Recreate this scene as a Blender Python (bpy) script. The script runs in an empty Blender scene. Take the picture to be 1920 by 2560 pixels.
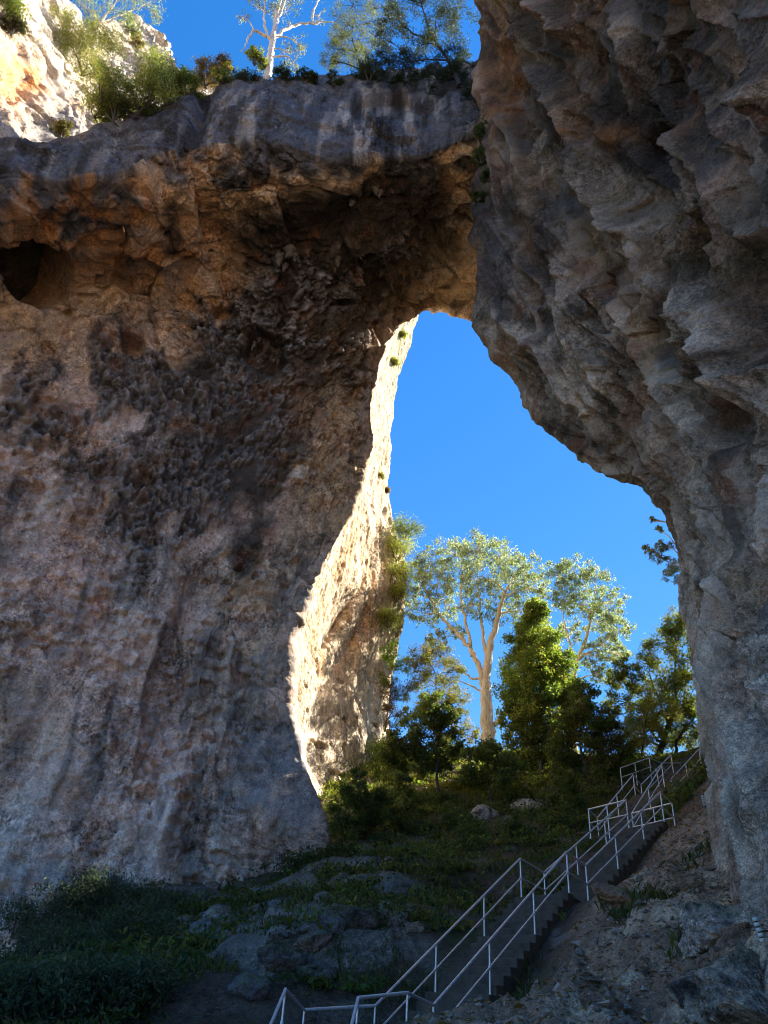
import bpy, bmesh, math, random
import numpy as np
from mathutils import Vector

# ------------------------------------------------------------------ camera
scene = bpy.context.scene
PITCH, ROLL, EYE = math.radians(33.0), math.radians(4.0), np.array([0.0, 0.0, 1.6])
FPX = 1923.0                                   # focal length in pixels of the 1920 x 2560 photograph
_fw = np.array([0, math.cos(PITCH), math.sin(PITCH)])
_up0 = np.array([0, -math.sin(PITCH), math.cos(PITCH)])
_rt0 = np.array([1.0, 0, 0])
_up = math.cos(ROLL) * _up0 - math.sin(ROLL) * _rt0
_rt = math.cos(ROLL) * _rt0 + math.sin(ROLL) * _up0
cam_data = bpy.data.cameras.new('camera')
cam = bpy.data.objects.new('camera', cam_data)
scene.collection.objects.link(cam)
from mathutils import Matrix
cam.matrix_world = Matrix(((_rt[0], _up[0], -_fw[0], EYE[0]), (_rt[1], _up[1], -_fw[1], EYE[1]),
                           (_rt[2], _up[2], -_fw[2], EYE[2]), (0, 0, 0, 1)))
cam_data.sensor_fit = 'VERTICAL'
cam_data.sensor_height = 36.0
cam_data.lens = 36.0 * FPX / 2560.0
cam_data.clip_start, cam_data.clip_end = 0.1, 3000
scene.camera = cam

# ------------------------------------------------------------------ sky, sun, exposure
SUN_AZ, SUN_EL = math.radians(66), math.radians(38)      # azimuth from +Y towards +X
world = bpy.data.worlds.new('World'); scene.world = world
world.use_nodes = True
nt = world.node_tree; nt.nodes.clear()
wo = nt.nodes.new('ShaderNodeOutputWorld'); bg = nt.nodes.new('ShaderNodeBackground')
sky = nt.nodes.new('ShaderNodeTexSky'); sky.sky_type = 'NISHITA'; sky.sun_disc = False
sky.sun_elevation = SUN_EL; sky.sun_rotation = SUN_AZ
sky.altitude = 900; sky.air_density = 1.0; sky.dust_density = 0.15; sky.ozone_density = 5.0
hs = nt.nodes.new('ShaderNodeHueSaturation'); hs.inputs['Saturation'].default_value = 1.74; hs.inputs['Hue'].default_value = 0.513
gm = nt.nodes.new('ShaderNodeGamma'); gm.inputs['Gamma'].default_value = 0.55      # the even, saturated blue of the photograph
nt.links.new(sky.outputs[0], gm.inputs['Color']); nt.links.new(gm.outputs[0], hs.inputs['Color']); nt.links.new(hs.outputs[0], bg.inputs['Color'])
bg.inputs['Strength'].default_value = 0.112
nt.links.new(bg.outputs[0], wo.inputs['Surface'])
sun_data = bpy.data.lights.new('sun', 'SUN'); sun_data.energy = 3.9; sun_data.angle = math.radians(0.5)
sun_data.color = (1.0, 0.93, 0.82)
sun = bpy.data.objects.new('sun', sun_data); scene.collection.objects.link(sun)
SUN = Vector((math.sin(SUN_AZ) * math.cos(SUN_EL), math.cos(SUN_AZ) * math.cos(SUN_EL), math.sin(SUN_EL)))
sun.rotation_euler = SUN.to_track_quat('Z', 'Y').to_euler()
sun.location = (40, 20, 60)
vs = scene.view_settings
vs.view_transform = 'Standard'; vs.look = 'None'; vs.gamma = 1.0; vs.exposure = 2.25; vs.use_curve_mapping = False
scene.cycles.filter_width = 1.05; scene.cycles.max_bounces = 6; scene.cycles.diffuse_bounces = 4; scene.cycles.transparent_max_bounces = 8

COL = scene.collection
rng = np.random.default_rng(7)
random.seed(7)

# ------------------------------------------------------------------ helpers
def ph(px, py, h):
    """point on the sight line of photo pixel (px, py) at plan distance h from the camera"""
    px, py, h = np.broadcast_arrays(np.asarray(px, float), np.asarray(py, float), np.asarray(h, float))
    d = (px[..., None] - 960) / FPX * _rt + (1280 - py[..., None]) / FPX * _up + _fw
    k = h / np.hypot(d[..., 0], d[..., 1])
    return EYE + d * k[..., None]

def proj(P):
    v = np.asarray(P, float) - EYE
    w = v @ _fw
    return 960 + FPX * (v @ _rt) / w, 1280 - FPX * (v @ _up) / w

def to_mesh(name, V, F, smooth=True, mat=None, col=None):
    V = np.ascontiguousarray(V, dtype=np.float32).reshape(-1, 3); F = np.ascontiguousarray(F, dtype=np.int32)
    me = bpy.data.meshes.new(name)
    n, k = F.shape
    me.vertices.add(len(V)); me.vertices.foreach_set('co', V.ravel())
    me.loops.add(n * k); me.loops.foreach_set('vertex_index', F.ravel())
    me.polygons.add(n)
    me.polygons.foreach_set('loop_start', np.arange(0, n * k, k, dtype=np.int32))
    me.polygons.foreach_set('use_smooth', np.full(n, smooth, dtype=bool))
    me.update(calc_edges=True)
    if col is not None:
        a = me.color_attributes.new('tint', 'FLOAT_COLOR', 'POINT')
        c = np.ones((len(V), 4), np.float32); c[:, :3] = col
        a.data.foreach_set('color', c.ravel())
    if mat is not None: me.materials.append(mat)
    return me

def add(name, me, parent=None, loc=None, **props):
    o = bpy.data.objects.new(name, me); COL.objects.link(o)
    if parent is not None: o.parent = parent
    if loc is not None: o.location = loc
    for k, v in props.items(): o[k] = v
    return o

def thing(name, loc, label, category, group=None):
    o = bpy.data.objects.new(name, None); COL.objects.link(o); o.location = loc
    o['label'] = label; o['category'] = category
    if group: o['group'] = group
    return o

# ---- numpy noise
def _hash(ix, iy, iz, seed):
    h = (ix.astype(np.uint32) * np.uint32(374761393)) ^ (iy.astype(np.uint32) * np.uint32(668265263)) ^ \
        (iz.astype(np.uint32) * np.uint32(2147483647 - 97)) ^ np.uint32((seed * 1274126177) & 0xffffffff)
    h = (h ^ (h >> np.uint32(13))) * np.uint32(1274126177)
    h = (h ^ (h >> np.uint32(16))) * np.uint32(2246822519)
    return h ^ (h >> np.uint32(15))

_G = np.random.default_rng(3).normal(size=(256, 3)).astype(np.float32)
_G /= np.linalg.norm(_G, axis=1)[:, None]

def noise(P, scale, seed=0):
    """gradient noise in about -1..1; scale = metres per feature (scalar or 3)"""
    P = (np.asarray(P, np.float32) / np.asarray(scale, np.float32))
    I = np.floor(P); f = P - I; I = I.astype(np.int32)
    w = f * f * f * (f * (f * 6 - 15) + 10)
    out = 0
    for dx in (0, 1):
        wx = w[:, 0] if dx else 1 - w[:, 0]
        for dy in (0, 1):
            wy = w[:, 1] if dy else 1 - w[:, 1]
            for dz in (0, 1):
                wz = w[:, 2] if dz else 1 - w[:, 2]
                g = _G[_hash(I[:, 0] + dx, I[:, 1] + dy, I[:, 2] + dz, seed) & np.uint32(255)]
                out = out + wx * wy * wz * (g[:, 0] * (f[:, 0] - dx) + g[:, 1] * (f[:, 1] - dy) + g[:, 2] * (f[:, 2] - dz))
    return out * 1.6

def fbm(P, scale, octaves=4, seed=0, gain=0.5):
    s = 0; a = 1; t = 0; sc = np.asarray(scale, np.float32)
    for k in range(octaves):
        s = s + a * noise(P, sc, seed + k * 17); t += a; a *= gain; sc = sc / 2.03
    return s / t

def ridged(P, scale, octaves=4, seed=0, gain=0.5):
    s = 0; a = 1; t = 0; sc = np.asarray(scale, np.float32)
    for k in range(octaves):
        s = s + a * (1 - 2 * np.abs(noise(P, sc, seed + k * 17))); t += a; a *= gain; sc = sc / 2.03
    return s / t

def worley(P, scale, seed=0):
    """F1, F2 and a random number per nearest cell"""
    P = np.asarray(P, np.float32) / np.asarray(scale, np.float32)
    I = np.floor(P - np.float32(0.5)).astype(np.int32); n = len(P)
    f1 = np.full(n, 9, np.float32); f2 = np.full(n, 9, np.float32); rid = np.zeros(n, np.float32)
    k = np.float32(0.76 / 1023)
    for dx in (0, 1):
        for dy in (0, 1):
            for dz in (0, 1):
                cx, cy, cz = I[:, 0] + dx, I[:, 1] + dy, I[:, 2] + dz
                h = _hash(cx, cy, cz, seed)
                d = (cx + (h & np.uint32(1023)).astype(np.float32) * k + np.float32(.12) - P[:, 0]) ** 2
                d += (cy + ((h >> np.uint32(10)) & np.uint32(1023)).astype(np.float32) * k + np.float32(.12) - P[:, 1]) ** 2
                d += (cz + ((h >> np.uint32(20)) & np.uint32(1023)).astype(np.float32) * k + np.float32(.12) - P[:, 2]) ** 2
                d = np.sqrt(d.astype(np.float32))
                m = d < f1
                f2 = np.where(m, f1, np.minimum(f2, d)); f1 = np.where(m, d, f1)
                rid = np.where(m, ((h >> np.uint32(7)) & np.uint32(4095)).astype(np.float32) / 4095, rid)
    return f1, f2, rid

def facets(P, scale, seed, tilt=1.0):
    """blocky displacement: every cell is a tilted plane; returns height, joint mask, random per cell"""
    sc = np.asarray(scale, np.float32) * np.ones(3, np.float32); Pn = np.asarray(P, np.float32) / sc
    I = np.floor(Pn - np.float32(0.5)).astype(np.int32); n = len(Pn); k = np.float32(0.76 / 1023)
    f1 = np.full(n, 9, np.float32); f2 = np.full(n, 9, np.float32); hh = np.zeros(n, np.uint32); dv = np.zeros((n, 3), np.float32)
    for dx in (0, 1):
        for dy in (0, 1):
            for dz in (0, 1):
                c = I + np.array([dx, dy, dz], np.int32); h = _hash(c[:, 0], c[:, 1], c[:, 2], seed)
                q = np.stack([h & np.uint32(1023), (h >> np.uint32(10)) & np.uint32(1023), (h >> np.uint32(20)) & np.uint32(1023)], 1).astype(np.float32) * k + np.float32(.12)
                e = Pn - c - q; d = np.sqrt((e * e).sum(1)); m = d < f1
                f2 = np.where(m, f1, np.minimum(f2, d)); f1 = np.where(m, d, f1); hh = np.where(m, h, hh); dv[m] = e[m]
    r = ((hh >> np.uint32(7)) & np.uint32(4095)).astype(np.float32) / 4095
    t = _G[(hh >> np.uint32(3)) & np.uint32(255)]
    return (r - .5) + tilt * (dv * t).sum(1), sstep(.0, .07, f2 - f1), r

def stretch(P, axis, k):
    """compress space along an axis so that noise becomes k times longer that way"""
    u = np.asarray(axis, np.float32); u = u / np.linalg.norm(u); P = np.asarray(P, np.float32)
    return P + (P @ u)[:, None] * u * np.float32(1 / k - 1)

def tps(samples, reg=1e-3):
    S = np.array(samples, float); X = S[:, :2]; n = len(X); sc = X.std()
    X = X / sc
    def K(A, Bm):
        d2 = ((A[:, None, :] - Bm[None]) ** 2).sum(2)
        return np.where(d2 > 0, 0.5 * d2 * np.log(d2 + 1e-12), 0)
    M = np.zeros((n + 3, n + 3)); M[:n, :n] = K(X, X) + reg * np.eye(n)
    M[:n, n] = 1; M[:n, n + 1:] = X; M[n:, :n] = M[:n, n:].T
    w = np.linalg.solve(M, np.concatenate([S[:, 2], [0, 0, 0]]))
    def f(x, y):
        x, y = np.broadcast_arrays(np.asarray(x, float), np.asarray(y, float)); sh = x.shape
        Q = np.stack([x.ravel(), y.ravel()], 1) / sc
        out = np.empty(len(Q))
        for i in range(0, len(Q), 60000):
            q = Q[i:i + 60000]
            out[i:i + 60000] = K(q, X) @ w[:n] + w[n] + q @ w[n + 1:]
        return out.reshape(sh)
    return f

def sstep(a, b, x):
    t = np.clip((x - a) / (b - a), 0, 1); return t * t * (3 - 2 * t)

def resample(pts, n, smooth=2):
    """n points evenly spaced by knot index along a polyline, lightly rounded"""
    pts = np.array(pts, float); t = np.linspace(0, len(pts) - 1, n)
    out = np.stack([np.interp(t, np.arange(len(pts)), pts[:, k]) for k in range(pts.shape[1])], 1)
    for _ in range(smooth):
        out[1:-1] = (out[:-2] + 2 * out[1:-1] + out[2:]) / 4
    return out

def grid_faces(nr, nc):
    i = np.arange(nr * nc).reshape(nr, nc)
    return np.stack([i[:-1, :-1], i[:-1, 1:], i[1:, 1:], i[1:, :-1]], -1).reshape(-1, 4)

def grid_normals(G):
    du = np.gradient(G, axis=1); dv = np.gradient(G, axis=0)
    n = np.cross(du, dv); n /= np.linalg.norm(n, axis=2)[..., None] + 1e-9
    return n

def blur_grid(A, k):
    for _ in range(k):
        A = A.copy()
        A[1:-1] = (A[:-2] + 2 * A[1:-1] + A[2:]) / 4
        A[:, 1:-1] = (A[:, :-2] + 2 * A[:, 1:-1] + A[:, 2:]) / 4
    return A

# ------------------------------------------------------------------ materials
def new_mat(name):
    m = bpy.data.materials.new(name); m.use_nodes = True
    t = m.node_tree; b = t.nodes['Principled BSDF']
    return m, t, b

def N(t, kind, **kw):
    n = t.nodes.new(kind)
    for k, v in kw.items():
        if k in n.inputs: n.inputs[k].default_value = v
        else: setattr(n, k, v)
    return n

def rock_material(name, fine=1.0, bump=0.9, wet=0.0):
    m, t, b = new_mat(name)
    L = t.links.new
    at = N(t, 'ShaderNodeAttribute', attribute_name='tint')
    geo = N(t, 'ShaderNodeNewGeometry')
    n1 = N(t, 'ShaderNodeTexNoise', Scale=2.2 * fine, Detail=6.0, Roughness=0.68)
    n2 = N(t, 'ShaderNodeTexNoise', Scale=7.0 * fine, Detail=4.0, Roughness=0.75)
    n3 = N(t, 'ShaderNodeTexVoronoi', Scale=5.0 * fine); n3.feature = 'F1'
    for n in (n1, n2, n3): L(geo.outputs['Position'], n.inputs['Vector'])
    r1 = N(t, 'ShaderNodeValToRGB'); r1.color_ramp.elements[0].position = 0.30; r1.color_ramp.elements[1].position = 0.72
    r1.color_ramp.elements[0].color = (0.42, 0.40, 0.39, 1); r1.color_ramp.elements[1].color = (1.85, 1.80, 1.72, 1)
    L(n1.outputs['Fac'], r1.inputs['Fac'])
    r2 = N(t, 'ShaderNodeValToRGB'); r2.color_ramp.elements[0].position = 0.32; r2.color_ramp.elements[1].position = 0.66
    r2.color_ramp.elements[0].color = (0.42, 0.40, 0.38, 1); r2.color_ramp.elements[1].color = (1.6, 1.6, 1.6, 1)
    L(n2.outputs['Fac'], r2.inputs['Fac'])
    n0 = N(t, 'ShaderNodeTexNoise', Scale=.32, Detail=4.0, Roughness=.6); L(geo.outputs['Position'], n0.inputs['Vector'])
    mr = N(t, 'ShaderNodeMapRange'); mr.inputs['From Min'].default_value = .38; mr.inputs['From Max'].default_value = .62; mr.inputs['To Min'].default_value = .3; mr.inputs['To Max'].default_value = 1.0
    L(n0.outputs['Fac'], mr.inputs['Value'])
    m1 = N(t, 'ShaderNodeMixRGB', blend_type='MULTIPLY'); L(mr.outputs[0], m1.inputs['Fac']); L(at.outputs['Color'], m1.inputs['Color1']); L(r1.outputs[0], m1.inputs['Color2'])
    m2 = N(t, 'ShaderNodeMixRGB', blend_type='MULTIPLY'); L(mr.outputs[0], m2.inputs['Fac']); L(m1.outputs[0], m2.inputs['Color1']); L(r2.outputs[0], m2.inputs['Color2'])
    v2 = N(t, 'ShaderNodeTexVoronoi', Scale=3.4 * fine); v2.feature = 'F1'
    wv = N(t, 'ShaderNodeVectorMath', operation='MULTIPLY_ADD'); wv.inputs[1].default_value = (.35, .35, .35); L(n2.outputs['Color'], wv.inputs[0]); L(geo.outputs['Position'], wv.inputs[2]); L(wv.outputs[0], v2.inputs['Vector'])
    rp = N(t, 'ShaderNodeValToRGB'); rp.color_ramp.elements[0].position = .10; rp.color_ramp.elements[1].position = .26
    rp.color_ramp.elements[0].color = (.22, .20, .19, 1); rp.color_ramp.elements[1].color = (1, 1, 1, 1); L(v2.outputs['Distance'], rp.inputs['Fac'])  # dark spots: shade of larger pits put into the colour
    n5 = N(t, 'ShaderNodeTexNoise', Scale=26.0 * fine, Detail=3.0, Roughness=.7); L(geo.outputs['Position'], n5.inputs['Vector'])
    r5 = N(t, 'ShaderNodeValToRGB'); r5.color_ramp.elements[0].position = .36; r5.color_ramp.elements[1].position = .62
    r5.color_ramp.elements[0].color = (.40, .39, .38, 1); r5.color_ramp.elements[1].color = (1.5, 1.5, 1.5, 1); L(n5.outputs['Fac'], r5.inputs['Fac'])
    n6 = N(t, 'ShaderNodeTexNoise', Scale=.8, Detail=3.0, Roughness=.6); L(geo.outputs['Position'], n6.inputs['Vector'])
    m6 = N(t, 'ShaderNodeMapRange'); m6.inputs['From Min'].default_value = .46; m6.inputs['From Max'].default_value = .6; L(n6.outputs['Fac'], m6.inputs['Value'])
    m3 = N(t, 'ShaderNodeMixRGB', blend_type='MULTIPLY'); L(m6.outputs[0], m3.inputs['Fac']); L(m2.outputs[0], m3.inputs['Color1']); L(rp.outputs[0], m3.inputs['Color2'])
    m4 = N(t, 'ShaderNodeMixRGB', blend_type='MULTIPLY', Fac=.8); L(m3.outputs[0], m4.inputs['Color1']); L(r5.outputs[0], m4.inputs['Color2'])
    # small sharp pits, their inner shade put into the colour, and hairline joints
    v3 = N(t, 'ShaderNodeTexVoronoi', Scale=6.5 * fine); v3.feature = 'F1'; wv2 = N(t, 'ShaderNodeMapping'); wv2.inputs['Scale'].default_value = (1, 1, 1.5); L(wv.outputs[0], wv2.inputs['Vector']); L(wv2.outputs[0], v3.inputs['Vector'])
    r7 = N(t, 'ShaderNodeValToRGB'); r7.color_ramp.elements[0].position = .13; r7.color_ramp.elements[1].position = .22; r7.color_ramp.elements[0].color = (.25, .23, .22, 1); r7.color_ramp.elements[1].color = (1, 1, 1, 1); L(v3.outputs['Distance'], r7.inputs['Fac'])
    n7 = N(t, 'ShaderNodeTexNoise', Scale=1.7, Detail=3.0, Roughness=.6); L(geo.outputs['Position'], n7.inputs['Vector'])
    m7 = N(t, 'ShaderNodeMapRange'); m7.inputs['From Min'].default_value = .44; m7.inputs['From Max'].default_value = .56; L(n7.outputs['Fac'], m7.inputs['Value'])
    x7 = N(t, 'ShaderNodeMixRGB', blend_type='MULTIPLY'); L(m7.outputs[0], x7.inputs['Fac']); L(m4.outputs[0], x7.inputs['Color1']); L(r7.outputs[0], x7.inputs['Color2'])
    v8 = N(t, 'ShaderNodeTexVoronoi', Scale=.55 * fine); v8.feature = 'DISTANCE_TO_EDGE'
    w8 = N(t, 'ShaderNodeVectorMath', operation='MULTIPLY_ADD'); w8.inputs[1].default_value = (1.6, 1.6, 1.6); L(n1.outputs['Color'], w8.inputs[0]); L(geo.outputs['Position'], w8.inputs[2]); L(w8.outputs[0], v8.inputs['Vector'])
    r8 = N(t, 'ShaderNodeValToRGB'); r8.color_ramp.elements[0].position = .006; r8.color_ramp.elements[1].position = .022; r8.color_ramp.elements[0].color = (.22, .2, .19, 1); r8.color_ramp.elements[1].color = (1, 1, 1, 1); L(v8.outputs['Distance'], r8.inputs['Fac'])
    m8 = N(t, 'ShaderNodeMapRange'); m8.inputs['From Min'].default_value = .5; m8.inputs['From Max'].default_value = .58; L(n0.outputs['Fac'], m8.inputs['Value'])
    x8 = N(t, 'ShaderNodeMixRGB', blend_type='MULTIPLY'); L(m8.outputs[0], x8.inputs['Fac']); L(x7.outputs[0], x8.inputs['Color1']); L(r8.outputs[0], x8.inputs['Color2'])
    gn = N(t, 'ShaderNodeMixRGB', blend_type='MULTIPLY', Fac=1.0); gn.inputs['Color2'].default_value = (1.24, 1.23, 1.22, 1); L(x8.outputs[0], gn.inputs['Color1'])
    L(gn.outputs[0], b.inputs['Base Color'])
    b.inputs['Roughness'].default_value = 0.88
    b.inputs['Specular IOR Level'].default_value = 0.25
    ad = N(t, 'ShaderNodeMath', operation='MULTIPLY_ADD'); ad.inputs[1].default_value = 0.35
    L(n2.outputs['Fac'], ad.inputs[0]); L(n1.outputs['Fac'], ad.inputs[2])
    ad2 = N(t, 'ShaderNodeMath', operation='MULTIPLY_ADD'); ad2.inputs[1].default_value = -0.18
    L(n3.outputs['Distance'], ad2.inputs[0]); L(ad.outputs[0], ad2.inputs[2])
    bp = N(t, 'ShaderNodeBump', Strength=bump, Distance=0.28)
    ms = N(t, 'ShaderNodeMath', operation='MULTIPLY'); ms.inputs[1].default_value = bump; L(mr.outputs[0], ms.inputs[0]); L(ms.outputs[0], bp.inputs['Strength'])
    L(ad2.outputs[0], bp.inputs['Height']); L(bp.outputs[0], b.inputs['Normal'])
    return m

M_ROCK = rock_material('limestone')
M_ROCK_NEAR = rock_material('limestone_near', fine=1.7, bump=1.0)

# ------------------------------------------------------------------ rock palette (albedo)
GREY = np.array([0.33, 0.285, 0.24]); BLUE = np.array([0.155, 0.165, 0.19]); TAN = np.array([0.45, 0.33, 0.20])
ORANGE = np.array([0.42, 0.215, 0.085]); CREAM = np.array([0.60, 0.50, 0.36]); BLACK = np.array([0.035, 0.031, 0.028])
PINK = np.array([0.50, 0.365, 0.30]); MOSS = np.array([0.075, 0.085, 0.03]); PALE = np.array([0.54, 0.50, 0.45])
RUST = np.array([0.22, 0.10, 0.055]); BROWN = np.array([0.17, 0.125, 0.085]); DGREY = np.array([0.12, 0.115, 0.11])

def mixc(c, col, m):
    return c + (col - c) * np.clip(m, 0, 1)[:, None]

def blob(px, py, cx, cy, rx, ry, rot=0.0):
    a = math.radians(rot); dx, dy = px - cx, py - cy
    x = (dx * math.cos(a) + dy * math.sin(a)) / rx; y = (-dx * math.sin(a) + dy * math.cos(a)) / ry
    return np.exp(-(x * x + y * y))

# =================================================================== ROCK ARCH
def build_arch():
    T = [(-600, 560), (-250, 440), (0, 385), (150, 352), (240, 330), (350, 292), (420, 258), (470, 238), (520, 226), (565, 221), (610, 216),
         (690, 203), (790, 186), (850, 182), (900, 180), (950, 178), (990, 176), (1040, 170), (1100, 160), (1200, 150), (1330, 140)]
    Lp = [(-600, 600), (-250, 480), (0, 414), (145, 457), (250, 445), (340, 428), (405, 393), (465, 374), (525, 370), (580, 373), (640, 370),
          (715, 372), (790, 402), (870, 400), (910, 400), (950, 400), (985, 398), (1030, 390), (1090, 374), (1205, 330), (1330, 300)]
    E = [(-600, 2560), (-250, 2500), (0, 2400), (180, 2330), (330, 2270), (470, 2240), (600, 2215), (740, 2170), (830, 2110), (768, 1930), (716, 1780),
         (720, 1600), (800, 1430), (872, 1295), (925, 1120), (922, 1000), (962, 860), (1035, 795), (1100, 766), (1205, 805), (1330, 830)]
    kx = [1, 1, 1, 1.2, 1.5, 2, 3, 5, 8, 8, 4, 2, 1.5, 1.2, 1, 1, 1, 1, 1, 1, 1]
    g, r, c = 0, 1, 2
    kind = [g, g, g, g, g, g, g, g, r, r, r, r, r, r, r, r, r, c, c, c, c]
    W1 = np.array([(0, .6, -2), (-1.6, 1.4, -.3), (0, 1.6, 2.2)], float)
    W2 = np.array([(0, 1, -5), (-5, 3.5, -.5), (0, 1.8, 6)], float)
    W3 = np.array([(0, 1, -7), (-12, 6, 0), (0, 0, 10)], float)
    nc = 20 * 31 + 1
    Tq, Lq, Eq = resample(T, nc, 6), resample(Lp, nc, 3), resample(E, nc, 5)
    kq = resample([(k,) for k in kx], nc, 8)[:, 0]
    w1, w2, w3 = [resample(W[kind], nc, 20) for W in (W1, W2, W3)]
    hs_ = tps([(-600, 600, 35), (-600, 1000, 40), (-600, 1700, 41), (-600, 2560, 39),
               (0, 414, 30), (0, 520, 31.5), (0, 640, 35), (0, 850, 37.5), (0, 1150, 38.6), (0, 1500, 38.8), (0, 1850, 38.6), (0, 2130, 38), (0, 2400, 36.8),
               (300, 430, 28.5), (300, 520, 30), (300, 640, 34), (300, 850, 36.8), (300, 1150, 37.9), (300, 1500, 38.2), (300, 1850, 38), (300, 2270, 36.8),
               (540, 372, 27), (540, 480, 28.5), (540, 620, 32), (540, 850, 35.6), (540, 1150, 37.6), (540, 1500, 38.3), (540, 1850, 38.3), (540, 2220, 37),
               (640, 372, 26), (640, 500, 28), (640, 620, 31), (640, 850, 35), (640, 1150, 37.4), (640, 1500, 38.1), (640, 1850, 38), (690, 2180, 37),
               (765, 400, 25.5), (770, 500, 27.5), (775, 620, 30.5), (780, 740, 32.8), (790, 870, 34.8), (800, 1010, 36.8), (790, 1200, 37.6),
               (830, 2110, 35.4), (768, 1930, 36.2), (716, 1780, 36.8), (700, 2000, 35.6), (720, 1600, 37.2), (800, 1430, 37.6), (872, 1295, 37.8), (925, 1120, 37.8), (922, 1000, 37.4),
               (962, 860, 37), (1035, 795, 36.6), (1100, 766, 36.5), (1205, 805, 36.5),
               (900, 480, 27), (900, 570, 29.3), (900, 660, 32), (900, 740, 34), (900, 850, 36),
               (1100, 370, 25.2), (1100, 450, 27), (1100, 540, 29.5), (1100, 620, 32), (1100, 700, 34.5), (1330, 300, 26), (1330, 540, 30), (1330, 830, 36)])
    nf, ns = 76, 570
    v = np.linspace(0, 1, ns)[:, None]
    vv = 0.35 * v + 0.65 * v ** 1.35                       # finer on the grazing ceiling
    PX = Lq[None, :, 0] + (Eq[None, :, 0] - Lq[None, :, 0]) * vv ** kq[None, :]
    PY = Lq[None, :, 1] + (Eq[None, :, 1] - Lq[None, :, 1]) * vv
    S = ph(PX, PY, hs_(PX, PY))
    lip = S[0]
    hl = hs_(Lq[:, 0], Lq[:, 1])
    tf = np.linspace(0, 1, nf, endpoint=False)[:, None]    # 0 at the top edge, 1 at the lip
    FX = Tq[None, :, 0] + (Lq[None, :, 0] - Tq[None, :, 0]) * tf
    FY = Tq[None, :, 1] + (Lq[None, :, 1] - Tq[None, :, 1]) * tf
    FH = hl[None] + 1.6 * (1 - tf) - 0.5 * np.sin(np.pi * tf)
    Fc = ph(FX, FY, FH)
    top = Fc[0]
    tb = np.linspace(1, 0, 40, endpoint=False)[:, None, None]
    back = top[None] + np.array([-1.0, 14.0, 1.2]) * tb ** 1.3
    W = [S[-1][None] + (w1[None] * math.sin(a) + (w2 - w1)[None] * (1 - math.cos(a))) for a in np.linspace(0.15, math.pi / 2, 10)]
    W = np.concatenate(W + [S[-1][None] + w2[None] + (w3 - w2)[None] * a for a in np.linspace(0.12, 1, 12)])
    G = np.concatenate([back, Fc, S, W])
    PXa = np.concatenate([np.repeat(Tq[None, :, 0], 40, 0), FX, PX, np.repeat(Eq[None, :, 0], len(W), 0)]).ravel()
    PYa = np.concatenate([np.repeat(Tq[None, :, 1], 40, 0), FY, PY, np.repeat(Eq[None, :, 1], len(W), 0)]).ravel()
    reg = np.concatenate([np.zeros((40, nc)), np.full((nf, nc), 1), np.full((ns, nc), 2), np.full((len(W), nc), 3)]).ravel()
    Gs = blur_grid(G, 3)
    n = blur_grid(grid_normals(blur_grid(Gs, 8)), 4); n /= np.linalg.norm(n, axis=2)[..., None] + 1e-9
    P = Gs.reshape(-1, 3).astype(np.float32); nn = n.reshape(-1, 3)
    # orientation: outwards = towards the camera on visible rows
    if ((EYE - S[300, 200]) @ n[116 + 300, 200]) < 0: nn = -nn
    px, py = PXa, PYa
    wall = sstep(700, 1000, py) * (reg >= 2)
    face = (reg <= 1).astype(float)
    soff = (1 - wall) * (1 - face)
    warp = np.stack([noise(P, 4.0, 51), noise(P, 4.0, 52), noise(P, 4.0, 53)], 1) * 1.2
    Pw = P + warp
    d = 1.3 * fbm(P, 8.0, 3, 1) * (0.6 + 0.5 * soff)
    wf = np.stack([noise(P, 1.3, 54), noise(P, 1.3, 55), noise(P, 1.3, 56)], 1)
    fa, ja, ra = facets(P + .8 * warp + .45 * wf, (3.8, 3.8, 2.6), 5, 1.3)
    fb, jb, rb = facets(P + .4 * warp + .3 * wf, (1.35, 1.35, 1.0), 8, 1.2)
    patch = sstep(-.25, .35, fbm(P, 6.0, 2, 22))
    blocky = .75 * soff + .22 * wall * patch + .30 * face
    d += fa * 1.0 * blocky + fb * .36 * (.65 * soff + .55 * wall * patch + .25 * face) - .14 * (1 - ja) * soff * patch - .05 * (1 - jb) * soff
    # flutes and drapery that run down the wall, leaning to the right on their way up
    Q = P.copy(); lean = .05 + .25 * sstep(250, 620, px) * (1 - .6 * sstep(1500, 1900, py))
    Q[:, 0] = P[:, 0] - lean * (P[:, 2] - 20); Q[:, 1] = P[:, 1] - lean * .8 * (P[:, 2] - 20)
    Qw = Q + .35 * warp.astype(np.float32)
    big = 1 - 2.2 * np.abs(noise(Qw, (3.0, 3.0, 16), 20)); fl = ridged(Qw, (1.1, 1.1, 8), 4, 21)
    patch = sstep(-.25, .35, fbm(P, 6.0, 2, 22))
    calm = 1 - .7 * blob(px, py, 800, 1300, 170, 420)
    vr = np.concatenate([np.zeros((40 + nf, nc)), np.repeat(np.linspace(0, 1, ns)[:, None], nc, 1), np.ones((len(W), nc))]).ravel()
    edge = sstep(.82, 1, vr) * np.tile(resample([(float(k == r),) for k in kind], nc, 10)[:, 0], G.shape[0])
    smooth_low = blob(px, py, 150, 1600, 330, 380) + .8 * blob(px, py, 650, 2050, 190, 180)
    calm = calm * (1 - .7 * edge) * (1 - .5 * np.clip(smooth_low, 0, 1))
    d += (0.50 * big * calm + (.10 + 0.36 * patch) * fl * calm) * wall + 0.16 * fl * face
    d += 0.30 * ridged(Pw, 1.7, 4, 31) * (0.4 + 0.35 * soff + .2 * face)
    d += 0.24 * fbm(P, 0.7, 4, 41) * (.4 + .8 * patch) * (1 - .5 * edge) + 0.10 * ridged(P, 0.45, 3, 42) * (.3 + patch)
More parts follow.
